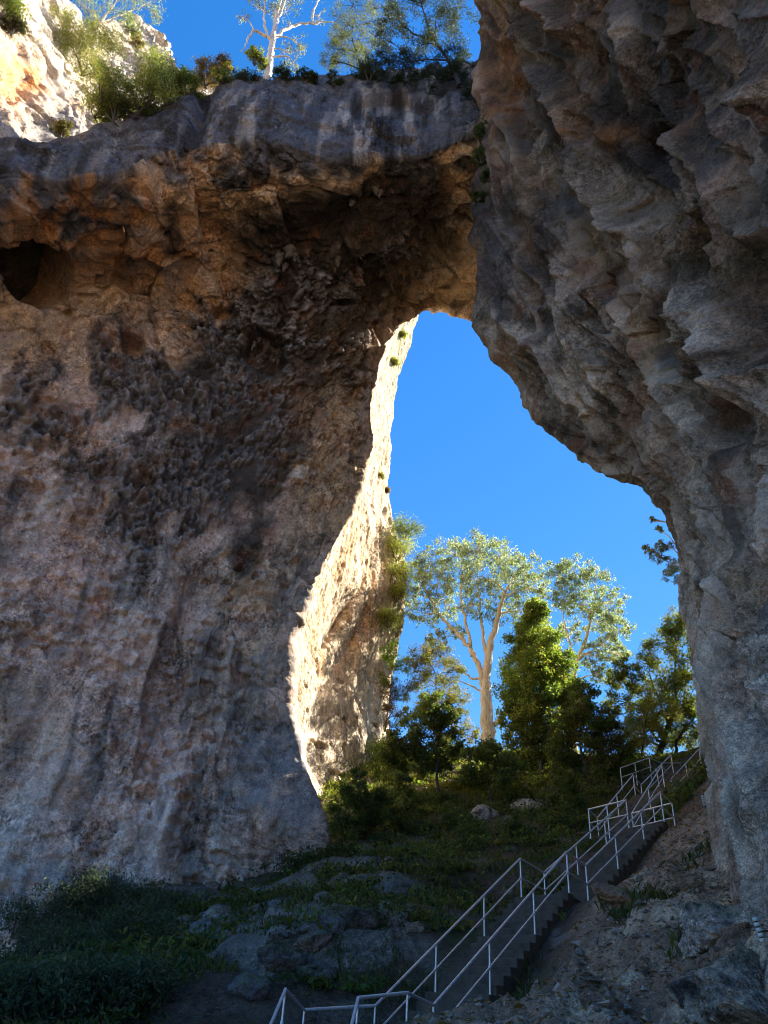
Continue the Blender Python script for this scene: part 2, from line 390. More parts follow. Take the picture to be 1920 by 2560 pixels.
    pit = worley(P + .25 * warp, (.75, .75, 1.1), 43)[0]; d -= .30 * (1 - sstep(.12, .34, pit)) * wall * sstep(.1, .35, fbm(P, 3.0, 2, 44))
    ff, jf, rf = facets(P + .25 * wf, (.62, .62, .5), 9, 1.3); d += .22 * ff * (.3 + .9 * patch) * (wall + .4 * soff) * (1 - .6 * edge)
    # horizontal ledges on the outer face above the lip
    d += 0.22 * face * noise(P, (7, 7, 2.2), 61)
    d -= 1.1 * blob(px, py, 505, 280, 22, 60, 15) * (reg <= 1) + .7 * blob(px, py, 300, 350, 40, 40, 40) * (reg <= 1)
    # popcorn tufa on the shaded wall
    tuf = (blob(px, py, 260, 1020, 300, 190, 12) + 0.9 * blob(px, py, 520, 1060, 190, 240, 20) + 0.8 * blob(px, py, 640, 900, 190, 150) + 0.9 * blob(px, py, 780, 760, 160, 110)
           + 0.5 * blob(px, py, 1000, 640, 140, 80)) * (reg == 2)
    tuf = tuf + .6 * blob(px, py, 400, 1330, 120, 260, 22) * (reg == 2)
    tuf = sstep(.22, .7, tuf * (0.75 + 2.4 * fbm(Q, (1.5, 1.5, 4.0), 3, 71)))
    t1, t2, tr = worley(P + 0.3 * np.stack([noise(P, .6, 72), noise(P, .6, 73), noise(P, .6, 74)], 1), (0.6, 0.6, 0.8), 75)
    u1, _, ur = worley(P, (0.27, 0.27, 0.3), 76)
    bumps = .30 * (.5 + .5 * ridged(P + .3 * warp, (.8, .8, 1.3), 4, 77)) + .75 * np.sqrt(np.clip(1 - 1.7 * t1, 0, 1)) * (.25 + .9 * tr) + 0.42 * np.sqrt(np.clip(1 - 1.5 * u1, 0, 1)) * (.3 + ur)
    d += tuf * (bumps * .85 - 0.3)
    # hollow in the upper part of the wall, and two smaller pockets
    for cx, cy, hx, rr, dep in ((88, 674, 31, 2.0, 6.0), (330, 870, 31, 0.9, 1.3), (120, 880, 30, .6, .6), (650, 880, 33, 1.6, 1.8), (560, 800, 32.3, 1.0, .9)):
        c0 = ph(cx, cy, hs_(cx, cy))
        q = np.linalg.norm((P - c0) * np.array([1, .8, 1.1]), axis=1) / rr + (.14 if cx == 88 else .35) * noise(P, 1.1, 88)
        d -= dep * (1 - sstep(0.55, 1.05, q)) * (reg == 2)
    # cracks
    cr = np.abs(noise(Pw, (3.4, 3.4, 6), 91)) + .05 * (noise(P, 6, 92) > -.1); d -= 0.10 * (1 - sstep(0.0, 0.022, cr)) * (wall + 0.7 * face)
    d = d * (1 - .32 * edge * (reg >= 2))
    hide = (reg == 0) * 0.8 + (reg == 3) * 0.5
    P2 = P + nn * (d * (1 - hide * 0.5))[:, None]
    # ---- stains, rock colours and painted crevice shade
    z = P[:, 2]
    a = 2 * fbm(P, 5.0, 4, 101); bb = 2 * fbm(P, 1.6, 4, 111); st = 2 * fbm(Qw, (1.1, 1.1, 12), 4, 121); s2 = 2 * fbm(P, (0.8, 0.8, 7), 4, 131); big4 = 2 * fbm(P, 9.0, 3, 161)
    c = np.tile(GREY, (len(P), 1)) * (1 + 0.22 * bb)[:, None]
    c = mixc(c, PINK, (0.55 + .8 * a) * wall)
    c = mixc(c, TAN, (0.4 + .8 * bb) * soff)
    c = mixc(c, TAN, 0.75 * sstep(0.1, .8, big4 + .5 * bb) * wall)
    c = mixc(c, PALE, sstep(0.15, 0.75, st + .3 * a) * 0.75 * wall)
    c = mixc(c, DGREY, sstep(0.15, 0.8, -st + .35 * bb - .3 * a) * 0.85 * wall)
    c = mixc(c, DGREY * 1.2, sstep(.2, .8, s2 - .4 * a) * .6 * wall)
    c = mixc(c, PINK * 1.1, np.clip(smooth_low * (.5 + .5 * a), 0, .7) * wall)
    c = mixc(c, DGREY * .8, sstep(.35, .7, 2 * fbm(P, (.9, .9, 14), 3, 171) + .2 * a) * .7 * wall)
    c = c * (1 + (soff * (1.1 * (ra - .5) + .5 * (rb - .5)))[:, None])
    c = mixc(c, BLACK, (soff + .2 * face) * np.maximum(.5 * (1 - ja) * (.4 + .8 * patch), .3 * (1 - jb)))
    c = mixc(c, ORANGE, (blob(px, py, 60, 500, 300, 110) + 0.8 * blob(px, py, 250, 560, 200, 110) + .5 * blob(px, py, 400, 620, 200, 60)) * (0.55 + .7 * bb) * soff)
    c = mixc(c, TAN, blob(px, py, 60, 800, 260, 180) * (0.6 + bb) * (reg == 2))
    c = mixc(c, TAN * 1.15, (blob(px, py, 640, 470, 90, 70) + blob(px, py, 490, 520, 60, 90, -20)) * (0.7 + bb))
    c = mixc(c, ORANGE * .85, (blob(px, py, 470, 610, 50, 90) + blob(px, py, 480, 400, 40, 40) + .6 * blob(px, py, 560, 760, 160, 60)) * (0.6 + bb) * (reg == 2))
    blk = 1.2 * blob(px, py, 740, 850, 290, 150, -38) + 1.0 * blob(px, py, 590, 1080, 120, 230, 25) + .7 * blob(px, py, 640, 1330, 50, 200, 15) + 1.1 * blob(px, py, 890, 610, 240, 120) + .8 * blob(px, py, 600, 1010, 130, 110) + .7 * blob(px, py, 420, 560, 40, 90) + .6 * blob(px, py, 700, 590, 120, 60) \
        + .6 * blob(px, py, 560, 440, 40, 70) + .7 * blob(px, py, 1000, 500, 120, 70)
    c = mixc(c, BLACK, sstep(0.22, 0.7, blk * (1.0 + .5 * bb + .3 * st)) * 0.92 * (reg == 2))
    c = mixc(c, TAN * 0.9, blob(px, py, 1120, 730, 110, 60) * (0.8 + bb) * (reg >= 2))
    c = mixc(c, np.array([.15, .148, .15]), tuf * .9)
    c = mixc(c, BLACK * 1.2, tuf * sstep(.55, .25, bumps) * .8)  # shade between the tufa knobs put into the colour
    c = mixc(c, np.array([.36, .355, .35]), tuf * sstep(0.6, 1.0, bumps) * 0.55)
    c = mixc(c, ORANGE * .7, sstep(.3, .8, 2 * fbm(P, 3.5, 4, 141)) * .34 * wall)
    c = mixc(c, RUST, sstep(.35, .8, 2 * fbm(P, 1.2, 4, 151)) * .38 * (wall + soff))
    # right end of the wall beside the sunlit side
    c = mixc(c, TAN * .95, blob(px, py, 840, 1180, 110, 260, 10) * (.6 + s2) * (reg == 2))
    # low grey boss of rock near the ground
    c = mixc(c, np.array([.19, .185, .185]), (1.1 * blob(px, py, 700, 2010, 140, 190) + blob(px, py, 300, 2200, 260, 60)) * (.8 + bb))
    # weathered outer face: blue-grey with pale and black vertical streaks
    fc = mixc(np.tile(BLUE, (len(P), 1)) * (1 + .3 * bb)[:, None], DGREY * .7, sstep(0, .6, st + .4 * bb))
    fc = mixc(fc, PALE * .8, sstep(.25, .7, s2) * .6)
    fc = mixc(fc, BROWN * 1.3, np.clip((.4 + a + .4 * bb) * (blob(px, py, 230, 400, 220, 90) + .5 * blob(px, py, 800, 190, 120, 40)), 0, 1) * .8)
    fc = mixc(fc, BLACK, sstep(.3, .8, -s2 + .4 * a) * .75)
    fc = fc * .55
    fc = mixc(fc, PALE * .75, (blob(px, py, 880, 330, 70, 90) + .8 * blob(px, py, 640, 300, 25, 60) + .6 * blob(px, py, 1050, 300, 60, 80)) * sstep(.0, .5, s2) * .8)
    fc = mixc(fc, BLACK, .25 * (1 - ja))
    inface = np.clip(face + soff * sstep(105, 0, py - np.interp(px, Lq[:, 0], Lq[:, 1]) + 95 * bb + 40 * a), 0, 1)
    c = c * (1 - inface[:, None]) + fc * inface[:, None]
    c = mixc(c, BLACK, 0.5 * (1 - sstep(0.0, 0.022, cr)) * (wall + face) * .8)
    c = c * np.array([1.04, 1.015, .995])
    c = c * (1 + .45 * ((rf - .5) * (.3 + patch) * wall)[:, None])
    c = mixc(c, MOSS, (reg == 0) * (.4 + bb))
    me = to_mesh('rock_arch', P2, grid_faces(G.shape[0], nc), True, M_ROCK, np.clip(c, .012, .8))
    add('rock_arch', me, kind='structure', label='huge shaded limestone arch with its pitted wall standing beside the opening')
    return hs_

# =================================================================== SUNLIT SIDE OF THE OPENING
def build_reveal():
    # columns run from behind the arch edge (u=0) to the far cliff edge (u=1); rows from the top down
    Lf = [(880, 560), (880, 800), (860, 1000), (840, 1150), (780, 1300), (700, 1430), (630, 1600), (620, 1780), (640, 1950), (700, 2150), (740, 2300)]
    Rt = [(1090, 500), (1040, 790), (988, 950), (972, 1080), (962, 1230), (985, 1340), (1012, 1440), (1000, 1560), (968, 1720), (968, 1900), (985, 2200)]
    nr, nc = 560, 300
    A, Bq = resample(Lf, nr, 8), resample(Rt, nr, 4)
    u = np.linspace(0, 1, nc)
    PX = A[:, None, 0] + (Bq[:, None, 0] - A[:, None, 0]) * u; PY = A[:, None, 1] + (Bq[:, None, 1] - A[:, None, 1]) * u
    v = np.linspace(0, 1, nr)[:, None]
    H = 38.6 + 17.5 * u[None] ** 1.05 + 0 * v
    H = H + 0.8 * np.exp(-((PX - 800) / 70) ** 2 - ((PY - 1520) / 170) ** 2)          # hollow above the boss
    H = H - 1.6 * np.exp(-((PX - 880) / 95) ** 2 - ((PY - 1850) / 170) ** 2)          # rounded boss
    H = H - 0.5 * np.exp(-((PX - 930) / 45) ** 2 - ((PY - 1480) / 200) ** 2)
    H = H + 1.1 * np.exp(-(((PX - 893) + (PY - 1560) * 0.55) / 20) ** 2 - ((PY - 1600) / 90) ** 2)   # dark fold
    H = H + 0.8 * np.exp(-(((PX - 835) + (PY - 1560) * 0.62) / 12) ** 2 - ((PY - 1570) / 90) ** 2)
    G = ph(PX, PY, H)
    far = G[:, -1:, :]
    dirn = far - EYE; dirn = dirn / np.linalg.norm(dirn, axis=2)[..., None]; lft = np.array([-1.0, 0, 0])
    wrap = np.concatenate([far + dirn * 4 * a + lft * 3 * a ** 2 for a in np.linspace(.03, 1, 14)] + [far + dirn * (4 + 8 * a) + lft * (3 + 14 * a) for a in np.linspace(.1, 1, 12)], 1)
    G = np.concatenate([G, wrap], 1)
    PXa = np.concatenate([PX, np.repeat(PX[:, -1:], 26, 1) + np.arange(26)], 1).ravel(); PYa = np.concatenate([PY, np.repeat(PY[:, -1:], 26, 1)], 1).ravel()
    Gs = blur_grid(G, 3); n = blur_grid(grid_normals(Gs), 4); n /= np.linalg.norm(n, axis=2)[..., None] + 1e-9
    if (EYE - Gs[250, 150]) @ n[250, 150] < 0: n = -n
    P = Gs.reshape(-1, 3).astype(np.float32); nn = n.reshape(-1, 3)
    px, py = PXa, PYa
    Q = P.copy(); Q[:, 0] -= .15 * P[:, 2]; Q[:, 1] -= .12 * P[:, 2]
    low = sstep(1650, 1800, py)
    fl = ridged(Q, (1.1, 1.1, 9), 4, 221)
    f1, f2, rid = worley(P + 1.2 * np.stack([noise(P, 3, 1), noise(P, 3, 2), noise(P, 3, 3)], 1), (1.8, 1.8, 2.6), 205)
    d = .35 * fbm(P, 5, 3, 201) + (.26 * (1 - low) + .06) * fl + (rid - .5) * .14 * sstep(0, .15, f2 - f1) + .10 * ridged(P, (.7, .7, 2.2), 4, 231) + .05 * fbm(P, .35, 3, 241)
    hole = noise(P, (1.1, 1.1, .6), 251); d -= .35 * sstep(.42, .55, hole) * low
    P2 = P + nn * d[:, None]
    bb = 2 * fbm(P, 1.5, 4, 261); st = 2 * fbm(Q, (.8, .8, 9), 4, 271)
    c = np.tile(np.array([.43, .34, .23]), (len(P), 1)) * (1 + .25 * bb)[:, None]
    c = mixc(c, CREAM * .92, sstep(0, .6, st) * .75)
    c = mixc(c, ORANGE, sstep(.1, .8, -st + bb * .4) * .5 * (1 - low) + .7 * blob(px, py, 735, 1760, 50, 60) * (.7 + bb))
    c = mixc(c, np.array([.56, .465, .34]), low * .8)
    c = mixc(c, DGREY * 1.3, low * sstep(.1, .5, bb) * .45 + .6 * sstep(.42, .55, hole) * low)
    c = mixc(c, np.array([.28, .28, .16]), sstep(930, 1000, px) * (.5 + bb) * (1 - low * .4))
    global REV_H
    REV_H = lambda x, y: float(np.interp(x, PX[np.argmin(abs(PY[:, 150] - y))], H[np.argmin(abs(PY[:, 150] - y))]))
    add('cliff', to_mesh('cliff', P2, grid_faces(*G.shape[:2]), True, M_ROCK, np.clip(c, .012, .85)), kind='structure',
        label='sunlit cream limestone cliff beyond the dark edge of the arch')

# =================================================================== OVERHANGING WALL ON THE RIGHT
def build_overhang():
    Sil = [(1184, -40), (1190, 0), (1202, 100), (1216, 200), (1222, 262), (1206, 340), (1184, 430), (1178, 530), (1186, 640), (1200, 720), (1204, 800),
           (1236, 870), (1266, 915), (1300, 962), (1345, 1012), (1400, 1062), (1460, 1122), (1516, 1168), (1545, 1196), (1600, 1222), (1642, 1266), (1674, 1325), (1702, 1405),
           (1724, 1485), (1742, 1550), (1753, 1650), (1756, 1750), (1754, 1850), (1758, 1940), (1778, 2040), (1806, 2130), (1832, 2220), (1850, 2320), (1862, 2450), (1870, 2620)]
    nr, nc = 760, 520
    A = resample(Sil, nr, 3)
    H0 = np.interp(A[:, 1], [-900, -500, 0, 500, 800, 1060, 1260, 1540, 1850, 2100, 2200, 2450, 2620], [17, 20, 22.5, 23.5, 23.5, 23, 22.5, 22, 21.8, 21, 19.5, 15.5, 13.5])
    u = np.linspace(0, 1, nc) ** 1.15
    RX = np.interp(A[:, 1], [-900, 0, 1200, 2620], [2500, 2500, 2600, 2700])
    PX = A[:, None, 0] + (RX[:, None] - A[:, None, 0]) * u; PY = A[:, None, 1] + 0 * PX
    HR = tps([(1190, -500, 15), (1190, 0, 19.5), (1215, 250, 21.8), (1180, 500, 23.2), (1204, 800, 23.5), (1400, 1062, 23), (1642, 1266, 22.5), (1742, 1550, 22), (1754, 1850, 21.8), (1806, 2130, 20.8),
              (1850, 2320, 17.5), (1870, 2620, 13.5), (1500, -500, 11), (1500, 0, 14.5), (1480, 400, 18), (1450, 800, 20.5), (1700, 1000, 18.5), (1560, 1100, 21), (1850, 1400, 18),
              (1920, -400, 7), (1920, 0, 9.5), (1920, 400, 12), (1920, 800, 14), (1920, 1280, 14.5), (1920, 1700, 15), (1920, 2100, 14.5), (1920, 2350, 13), (1920, 2620, 10.5),
              (2600, -900, 5.5), (2600, 0, 6.5), (2600, 800, 7.5), (2600, 1500, 8), (2600, 2200, 8), (2600, 2620, 7)])(PX, PY)
    G = ph(PX, PY, HR)
    e = G[:, :1, :] - EYE
    hd = e[..., :2] / np.linalg.norm(e[..., :2], axis=2)[..., None]
    hd = np.concatenate([hd, 0 * hd[..., :1]], 2)                    # horizontal direction away from the viewer
    rgt = np.stack([hd[..., 1], -hd[..., 0], 0 * hd[..., 0]], -1)
    el = (e[..., 2] / np.linalg.norm(e[..., :2], axis=2))[..., None]
    depth = np.interp(A[:, 1], [-900, 0, 700, 1100, 1300, 1700, 2100, 2620], [21, 22, 22, 24, 26, 24, 16, 8])[:, None, None]
    upv = np.array([0, 0, 1.0]); fade = sstep(250, 900, A[:, 1])[:, None, None]
    back = []
    for a in np.linspace(1, 0, 40, endpoint=False):                   # unseen rear flank, its depth shaped to keep the sun off the inside
        back.append(G[:, :1] + hd * depth * a + rgt * (0.09 * depth * a ** 1.5 + 1.2 * math.sin(min(a * 6, 1.57))) + upv * 1.04 * np.minimum(el, 1.2) * fade * depth * a)
    rear = back[0]
    outer = [rear + rgt * s + hd * s * .15 for s in (45, 30, 18, 9, 4, 1.5)]
    G = np.concatenate(outer + back + [G], 1)
    nb = 46
    cap = np.concatenate([G[:1] + np.array([6, 2, 1.2]) * a for a in (3, 1.6, .8, .4, .15)]); G = np.concatenate([cap, G]); nr += 5
    PX = np.concatenate([np.repeat(PX[:1], 5, 0), PX]); PY = np.concatenate([np.repeat(PY[:1], 5, 0), PY]); HR = np.concatenate([np.repeat(HR[:1], 5, 0), HR]); A = np.concatenate([np.repeat(A[:1], 5, 0), A])
    PXa = np.concatenate([np.repeat(PX[:, :1], nb, 1), PX], 1).ravel(); PYa = np.concatenate([np.repeat(PY[:, :1], nb, 1), PY], 1).ravel()
    front = np.concatenate([np.zeros((nr, nb)), np.ones((nr, nc))], 1).ravel()
    Gs = blur_grid(G, 3); n = blur_grid(grid_normals(blur_grid(Gs, 6)), 4); n /= np.linalg.norm(n, axis=2)[..., None] + 1e-9
    if (EYE - Gs[400, nb + 200]) @ n[400, nb + 200] < 0: n = -n
    P = Gs.reshape(-1, 3).astype(np.float32); nn = n.reshape(-1, 3); px, py = PXa, PYa
    W = np.stack([noise(P, 3.5, 301), noise(P, 3.5, 302), noise(P, 3.5, 303)], 1).astype(np.float32)
    Pw = P + 1.0 * W
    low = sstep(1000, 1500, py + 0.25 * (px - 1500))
    ax1 = ph(1290, 560, 22.6) - ph(1510, 1000, 20.2); ax2 = ph(1850, 1500, 17.5) - ph(1890, 2150, 15.5)      # run of the folds, upper and lower
    W2 = np.stack([noise(P, 7.0, 304), noise(P, 7.0, 305), noise(P, 7.0, 306)], 1).astype(np.float32)
    Q = stretch(P + 1.3 * W2, ax1, 8.0); Qw = stretch(P + .9 * W2 + .3 * W, ax1, 7.5)
    Qv = stretch(P + .7 * W2 + .25 * W, ax2, 6.0)
    def crest(Pq, sc, seed, p=1.9):
        return np.clip(1 - 1.9 * np.abs(noise(Pq, sc, seed)), 0, 1) ** p
    ban = crest(Q, 3.6, 311); ban2 = crest(Qw, 1.7, 312); ban3 = crest(Qw, .8, 313, 1.5)
    va = crest(Qv, 2.2, 321); vb = crest(Qv, 1.0, 322, 1.6); vc = crest(Qv, .45, 323, 1.4)
    ph2 = sstep(-.25, .35, noise(P, 5.0, 393))
    d = .5 * fbm(P, 6.5, 2, 341) + (1.2 * ban + (.25 + .5 * ph2) * ban2 + .34 * ban3 + .12 * crest(Qw, .38, 314, 1.3)) * (1 - low) + (.85 * va + .42 * vb + .14 * vc) * low
    fo, jo, ro = facets(P + .4 * W, (2.4, 2.4, 3.2), 331, 1.2); fo2, jo2, ro2 = facets(P + .25 * W, (.7, .7, .9), 333, 1.3); d += .22 * fo * (1 - ph2) * (1 - .6 * low) + .13 * fo2 * (.4 + .6 * (1 - ph2))
    sc = np.abs(noise(Qw, 1.5, 351)) + .05 * (noise(P, 5, 353) > -.05); d -= .10 * (1 - sstep(0, .03, sc))
    scal = np.clip(noise(Qw, 1.2, 352), 0, 1); d -= .3 * scal ** 1.3 * (1 - .3 * low)
    d += .12 * ridged(Pw, .9, 4, 361) * (.4 + ph2) + .11 * fbm(P, .45, 4, 371) + .05 * ridged(P, .2, 2, 372)
    for cx, cy, hh, rr, dep in ((1640, 360, 17.5, .75, 1.6), (1790, 610, 16.5, .9, 1.3), (1850, 1040, 15.6, .8, .9), (1830, 1420, 17, .7, .8), (1900, 1640, 15, 1.0, 1.1)):
        c0 = ph(cx, cy, HR[np.argmin(abs(A[:, 1] - cy)), np.argmin(abs(PX[np.argmin(abs(A[:, 1] - cy))] - cx))])
        q = np.linalg.norm((P - c0) * np.array([1, 1, .75]), axis=1) / rr + .4 * noise(P, .8, 381)
        d -= dep * (1 - sstep(.5, 1.1, q)) * front
    d = (d - .52 * (1 - low) - .42 * low) * (1 - .45 * sstep(1950, 2250, py))
    nearsil = 1 - .5 * (1 - sstep(0, 110, px - np.tile(A[:, :1], (1, G.shape[1])).ravel()))
    P2 = P + nn * (d * (.25 + .75 * front) * nearsil)[:, None]
    a = 2 * fbm(P, 4.5, 4, 401); bb = 2 * fbm(P, 1.3, 4, 411); sb = 2 * fbm(Qw, 1.1, 4, 421); sv = 2 * fbm(Qv, .8, 4, 431)
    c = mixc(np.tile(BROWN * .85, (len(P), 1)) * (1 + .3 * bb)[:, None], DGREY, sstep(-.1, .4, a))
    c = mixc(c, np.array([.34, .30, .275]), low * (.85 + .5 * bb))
    c = mixc(c, PALE * .95, np.clip(sstep(.45, .95, ban) * (.5 + bb) * .8 * (.35 + sstep(100, 700, py)) + sstep(.5, .95, ban2) * .45, 0, 1) * (1 - low))  # light on the fold crests put into the colour, lower folds likewise
    c = mixc(c, PALE * .95, np.clip(sstep(.4, .95, va) * .6 + sstep(.5, .95, vb) * .4, 0, 1) * low)
    c = mixc(c, BLACK * 1.4, sstep(.25, .0, ban) * (.55 + .5 * a) * (1 - low))  # shade in the recesses between folds put into the colour, lower folds likewise
    c = mixc(c, np.array([.15, .13, .10]), sstep(.2, .0, va) * .6 * low)
    c = mixc(c, PALE * .85, sstep(.2, .7, sb) * (.65 - .2 * low) * sstep(.1, .9, py / 900 + .3 * a))
    c = mixc(c, PALE * .9, sstep(.2, .75, sv) * .6 * low)
    c = mixc(c, PINK * .85, sstep(.0, .7, -a + .3 * bb) * .6 * (.35 + .65 * low))
    c = mixc(c, BLACK, sstep(.3, .85, -sb + .3 * a) * .75)
    c = mixc(c, TAN * .75, sstep(.3, .8, 2 * fbm(P, 3.0, 3, 461)) * .5)
    c = mixc(c, np.array([.25, .135, .06]), (blob(px, py, 1290, 230, 50, 170, 8) + .8 * blob(px, py, 1530, 340, 90, 30) + .6 * blob(px, py, 1480, 50, 80, 30) + .4 * blob(px, py, 1600, 750, 120, 60)) * (.75 + .8 * bb))
    c = mixc(c, RUST, sstep(.3, .8, 2 * fbm(P, 1.7, 4, 441)) * .5)
    c = mixc(c, np.array([.13, .14, .16]), blob(px, py, 1250, 640, 60, 160) * .8)
    c = mixc(c, PINK * 1.05, blob(px, py, 1890, 250, 60, 330, 10) * .8 * (.7 + bb))
    c = mixc(c, MOSS * .8, sstep(.3, .8, 2 * fbm(P, 2.2, 3, 451)) * .35 * (1 - low))
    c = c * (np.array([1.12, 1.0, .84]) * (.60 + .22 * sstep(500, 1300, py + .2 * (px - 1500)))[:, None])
    c = mixc(c, BLACK, .6 * (1 - sstep(0, .03, sc)))
    c = c * (1 + .4 * (ro2 - .5)[:, None] * (1 - .5 * low)[:, None])
    c = mixc(c, np.array([.30, .24, .185]), sstep(2150, 2330, py + 60 * bb) * .7)
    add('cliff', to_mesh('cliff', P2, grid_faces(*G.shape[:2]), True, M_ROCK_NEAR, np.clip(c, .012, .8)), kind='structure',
        label='dark overhanging limestone wall leaning over the stairs')

# =================================================================== SUNLIT CRAG ABOVE THE ARCH
def build_crag():
    Top = [(-500, -560), (-100, -420), (80, -260), (147, 0), (176, 36), (215, 78), (268, 62), (345, 52), (400, 84), (428, 136), (436, 166), (482, 182), (560, 218), (660, 230)]
    Bot = [(-500, 640), (-150, 500), (0, 430), (160, 395), (230, 370), (270, 350), (320, 335), (370, 320), (420, 300), (470, 285), (500, 278), (540, 272), (600, 268), (680, 265)]
    nc, nr = 460, 400
    A, Bq = resample(Top, nc, 2), resample(Bot, nc, 4)
    v = np.linspace(0, 1, nr)[:, None]
    PX = A[None, :, 0] + (Bq[None, :, 0] - A[None, :, 0]) * v; PY = A[None, :, 1] + (Bq[None, :, 1] - A[None, :, 1]) * v
    H = tps([(-500, -500, 31), (-500, 640, 31), (0, -300, 40), (0, 0, 35.5), (0, 250, 34), (0, 430, 33.6), (150, 0, 40.5), (130, 180, 38), (160, 395, 36), (250, 80, 46), (250, 250, 41), (270, 350, 38.5), (400, 90, 51), (420, 200, 46), (420, 300, 42.5),
             (560, 220, 46), (600, 268, 45)])(PX, PY)
    H = H + 1.6 * np.exp(-((PX - 40) / 50) ** 2 - ((PY - 230) / 60) ** 2)
    G = ph(PX, PY, H)
    bk = np.concatenate([G[:1] + np.array([-2, 4, .6]) * a for a in (4, 2, 1, .5, .2)])
    G = np.concatenate([bk, G]); px = np.concatenate([np.repeat(PX[:1], 5, 0), PX]).ravel(); py = np.concatenate([np.repeat(PY[:1], 5, 0), PY]).ravel()
    Gs = blur_grid(G, 2); n = blur_grid(grid_normals(blur_grid(Gs, 4)), 4); n /= np.linalg.norm(n, axis=2)[..., None] + 1e-9
    if (EYE - Gs[200, 200]) @ n[200, 200] < 0: n = -n
    P = Gs.reshape(-1, 3).astype(np.float32); nn = n.reshape(-1, 3)
    W = np.stack([noise(P, 4, 501), noise(P, 4, 502), noise(P, 4, 503)], 1)
    f1, f2, rid = worley(P + 1.4 * W, (3.6, 3.6, 3.0), 511); g1, g2, gr = worley(P + .6 * W, 1.4, 512)
    d = 1.0 * fbm(P, 7, 3, 521) + (rid - .5) * 1.1 * sstep(0, .14, f2 - f1) + (gr - .5) * .45 * sstep(0, .2, g2 - g1) + .3 * ridged(P, 2.0, 4, 531) + .1 * fbm(P, .5, 3, 541)
    P2 = P + nn * d[:, None]
    bb = fbm(P, 1.6, 4, 551); a = fbm(P, 4, 3, 561)
    c = np.tile(np.array([.42, .37, .30]), (len(P), 1)) * (1 + .3 * bb)[:, None]
    c = mixc(c, CREAM, sstep(-.1, .4, a) * .7)
    c = mixc(c, ORANGE * 1.1, (blob(px, py, 0, 200, 60, 120) + .9 * blob(px, py, 70, 190, 60, 40, 40) + .9 * blob(px, py, 215, 275, 60, 22)) * (.9 + bb))
    c = mixc(c, DGREY * 1.4, blob(px, py, 130, 330, 170, 60, -35) * (.7 + 1.2 * bb) + sstep(.2, .45, fbm(P, (1, 1, 4), 4, 571)) * .6)
    add('cliff', to_mesh('cliff', P2, grid_faces(*G.shape[:2]), True, M_ROCK, np.clip(c, .012, .85)), kind='structure',
        label='sunlit blocky crag with orange hollows rising above the arch')

# =================================================================== STAIR LINE (rail tops in world space)
RH = 0.95
ST = dict(R1b=(1.47, 15.99, 1.76), R1t=(5.09, 20.36, 5.19), L1b=(0.48, 17.0, 1.70), L1t=(4.20, 21.74, 5.19), R2b=(6.0, 22.04, 5.19), L2b=(5.24, 23.67, 5.19),
          R2t=(9.48, 25.27, 8.05), L2t=(8.79, 26.63, 8.05), BR=(10.32, 26.59, 8.05), R3b=(9.55, 28.45, 8.05), L3b=(8.61, 29.55, 8.05), FL=(7.96, 28.3, 8.05),
          R3t=(12.36, 32.38, 10.95), L3t=(11.68, 34.06, 10.95), R4b=(13.46, 34.41, 10.95), L4b=(12.52, 35.63, 10.95), R4t=(16.12, 37.14, 13.25), L4t=(15.2, 38.4, 13.25))
ST = {k: np.array(v) for k, v in ST.items()}

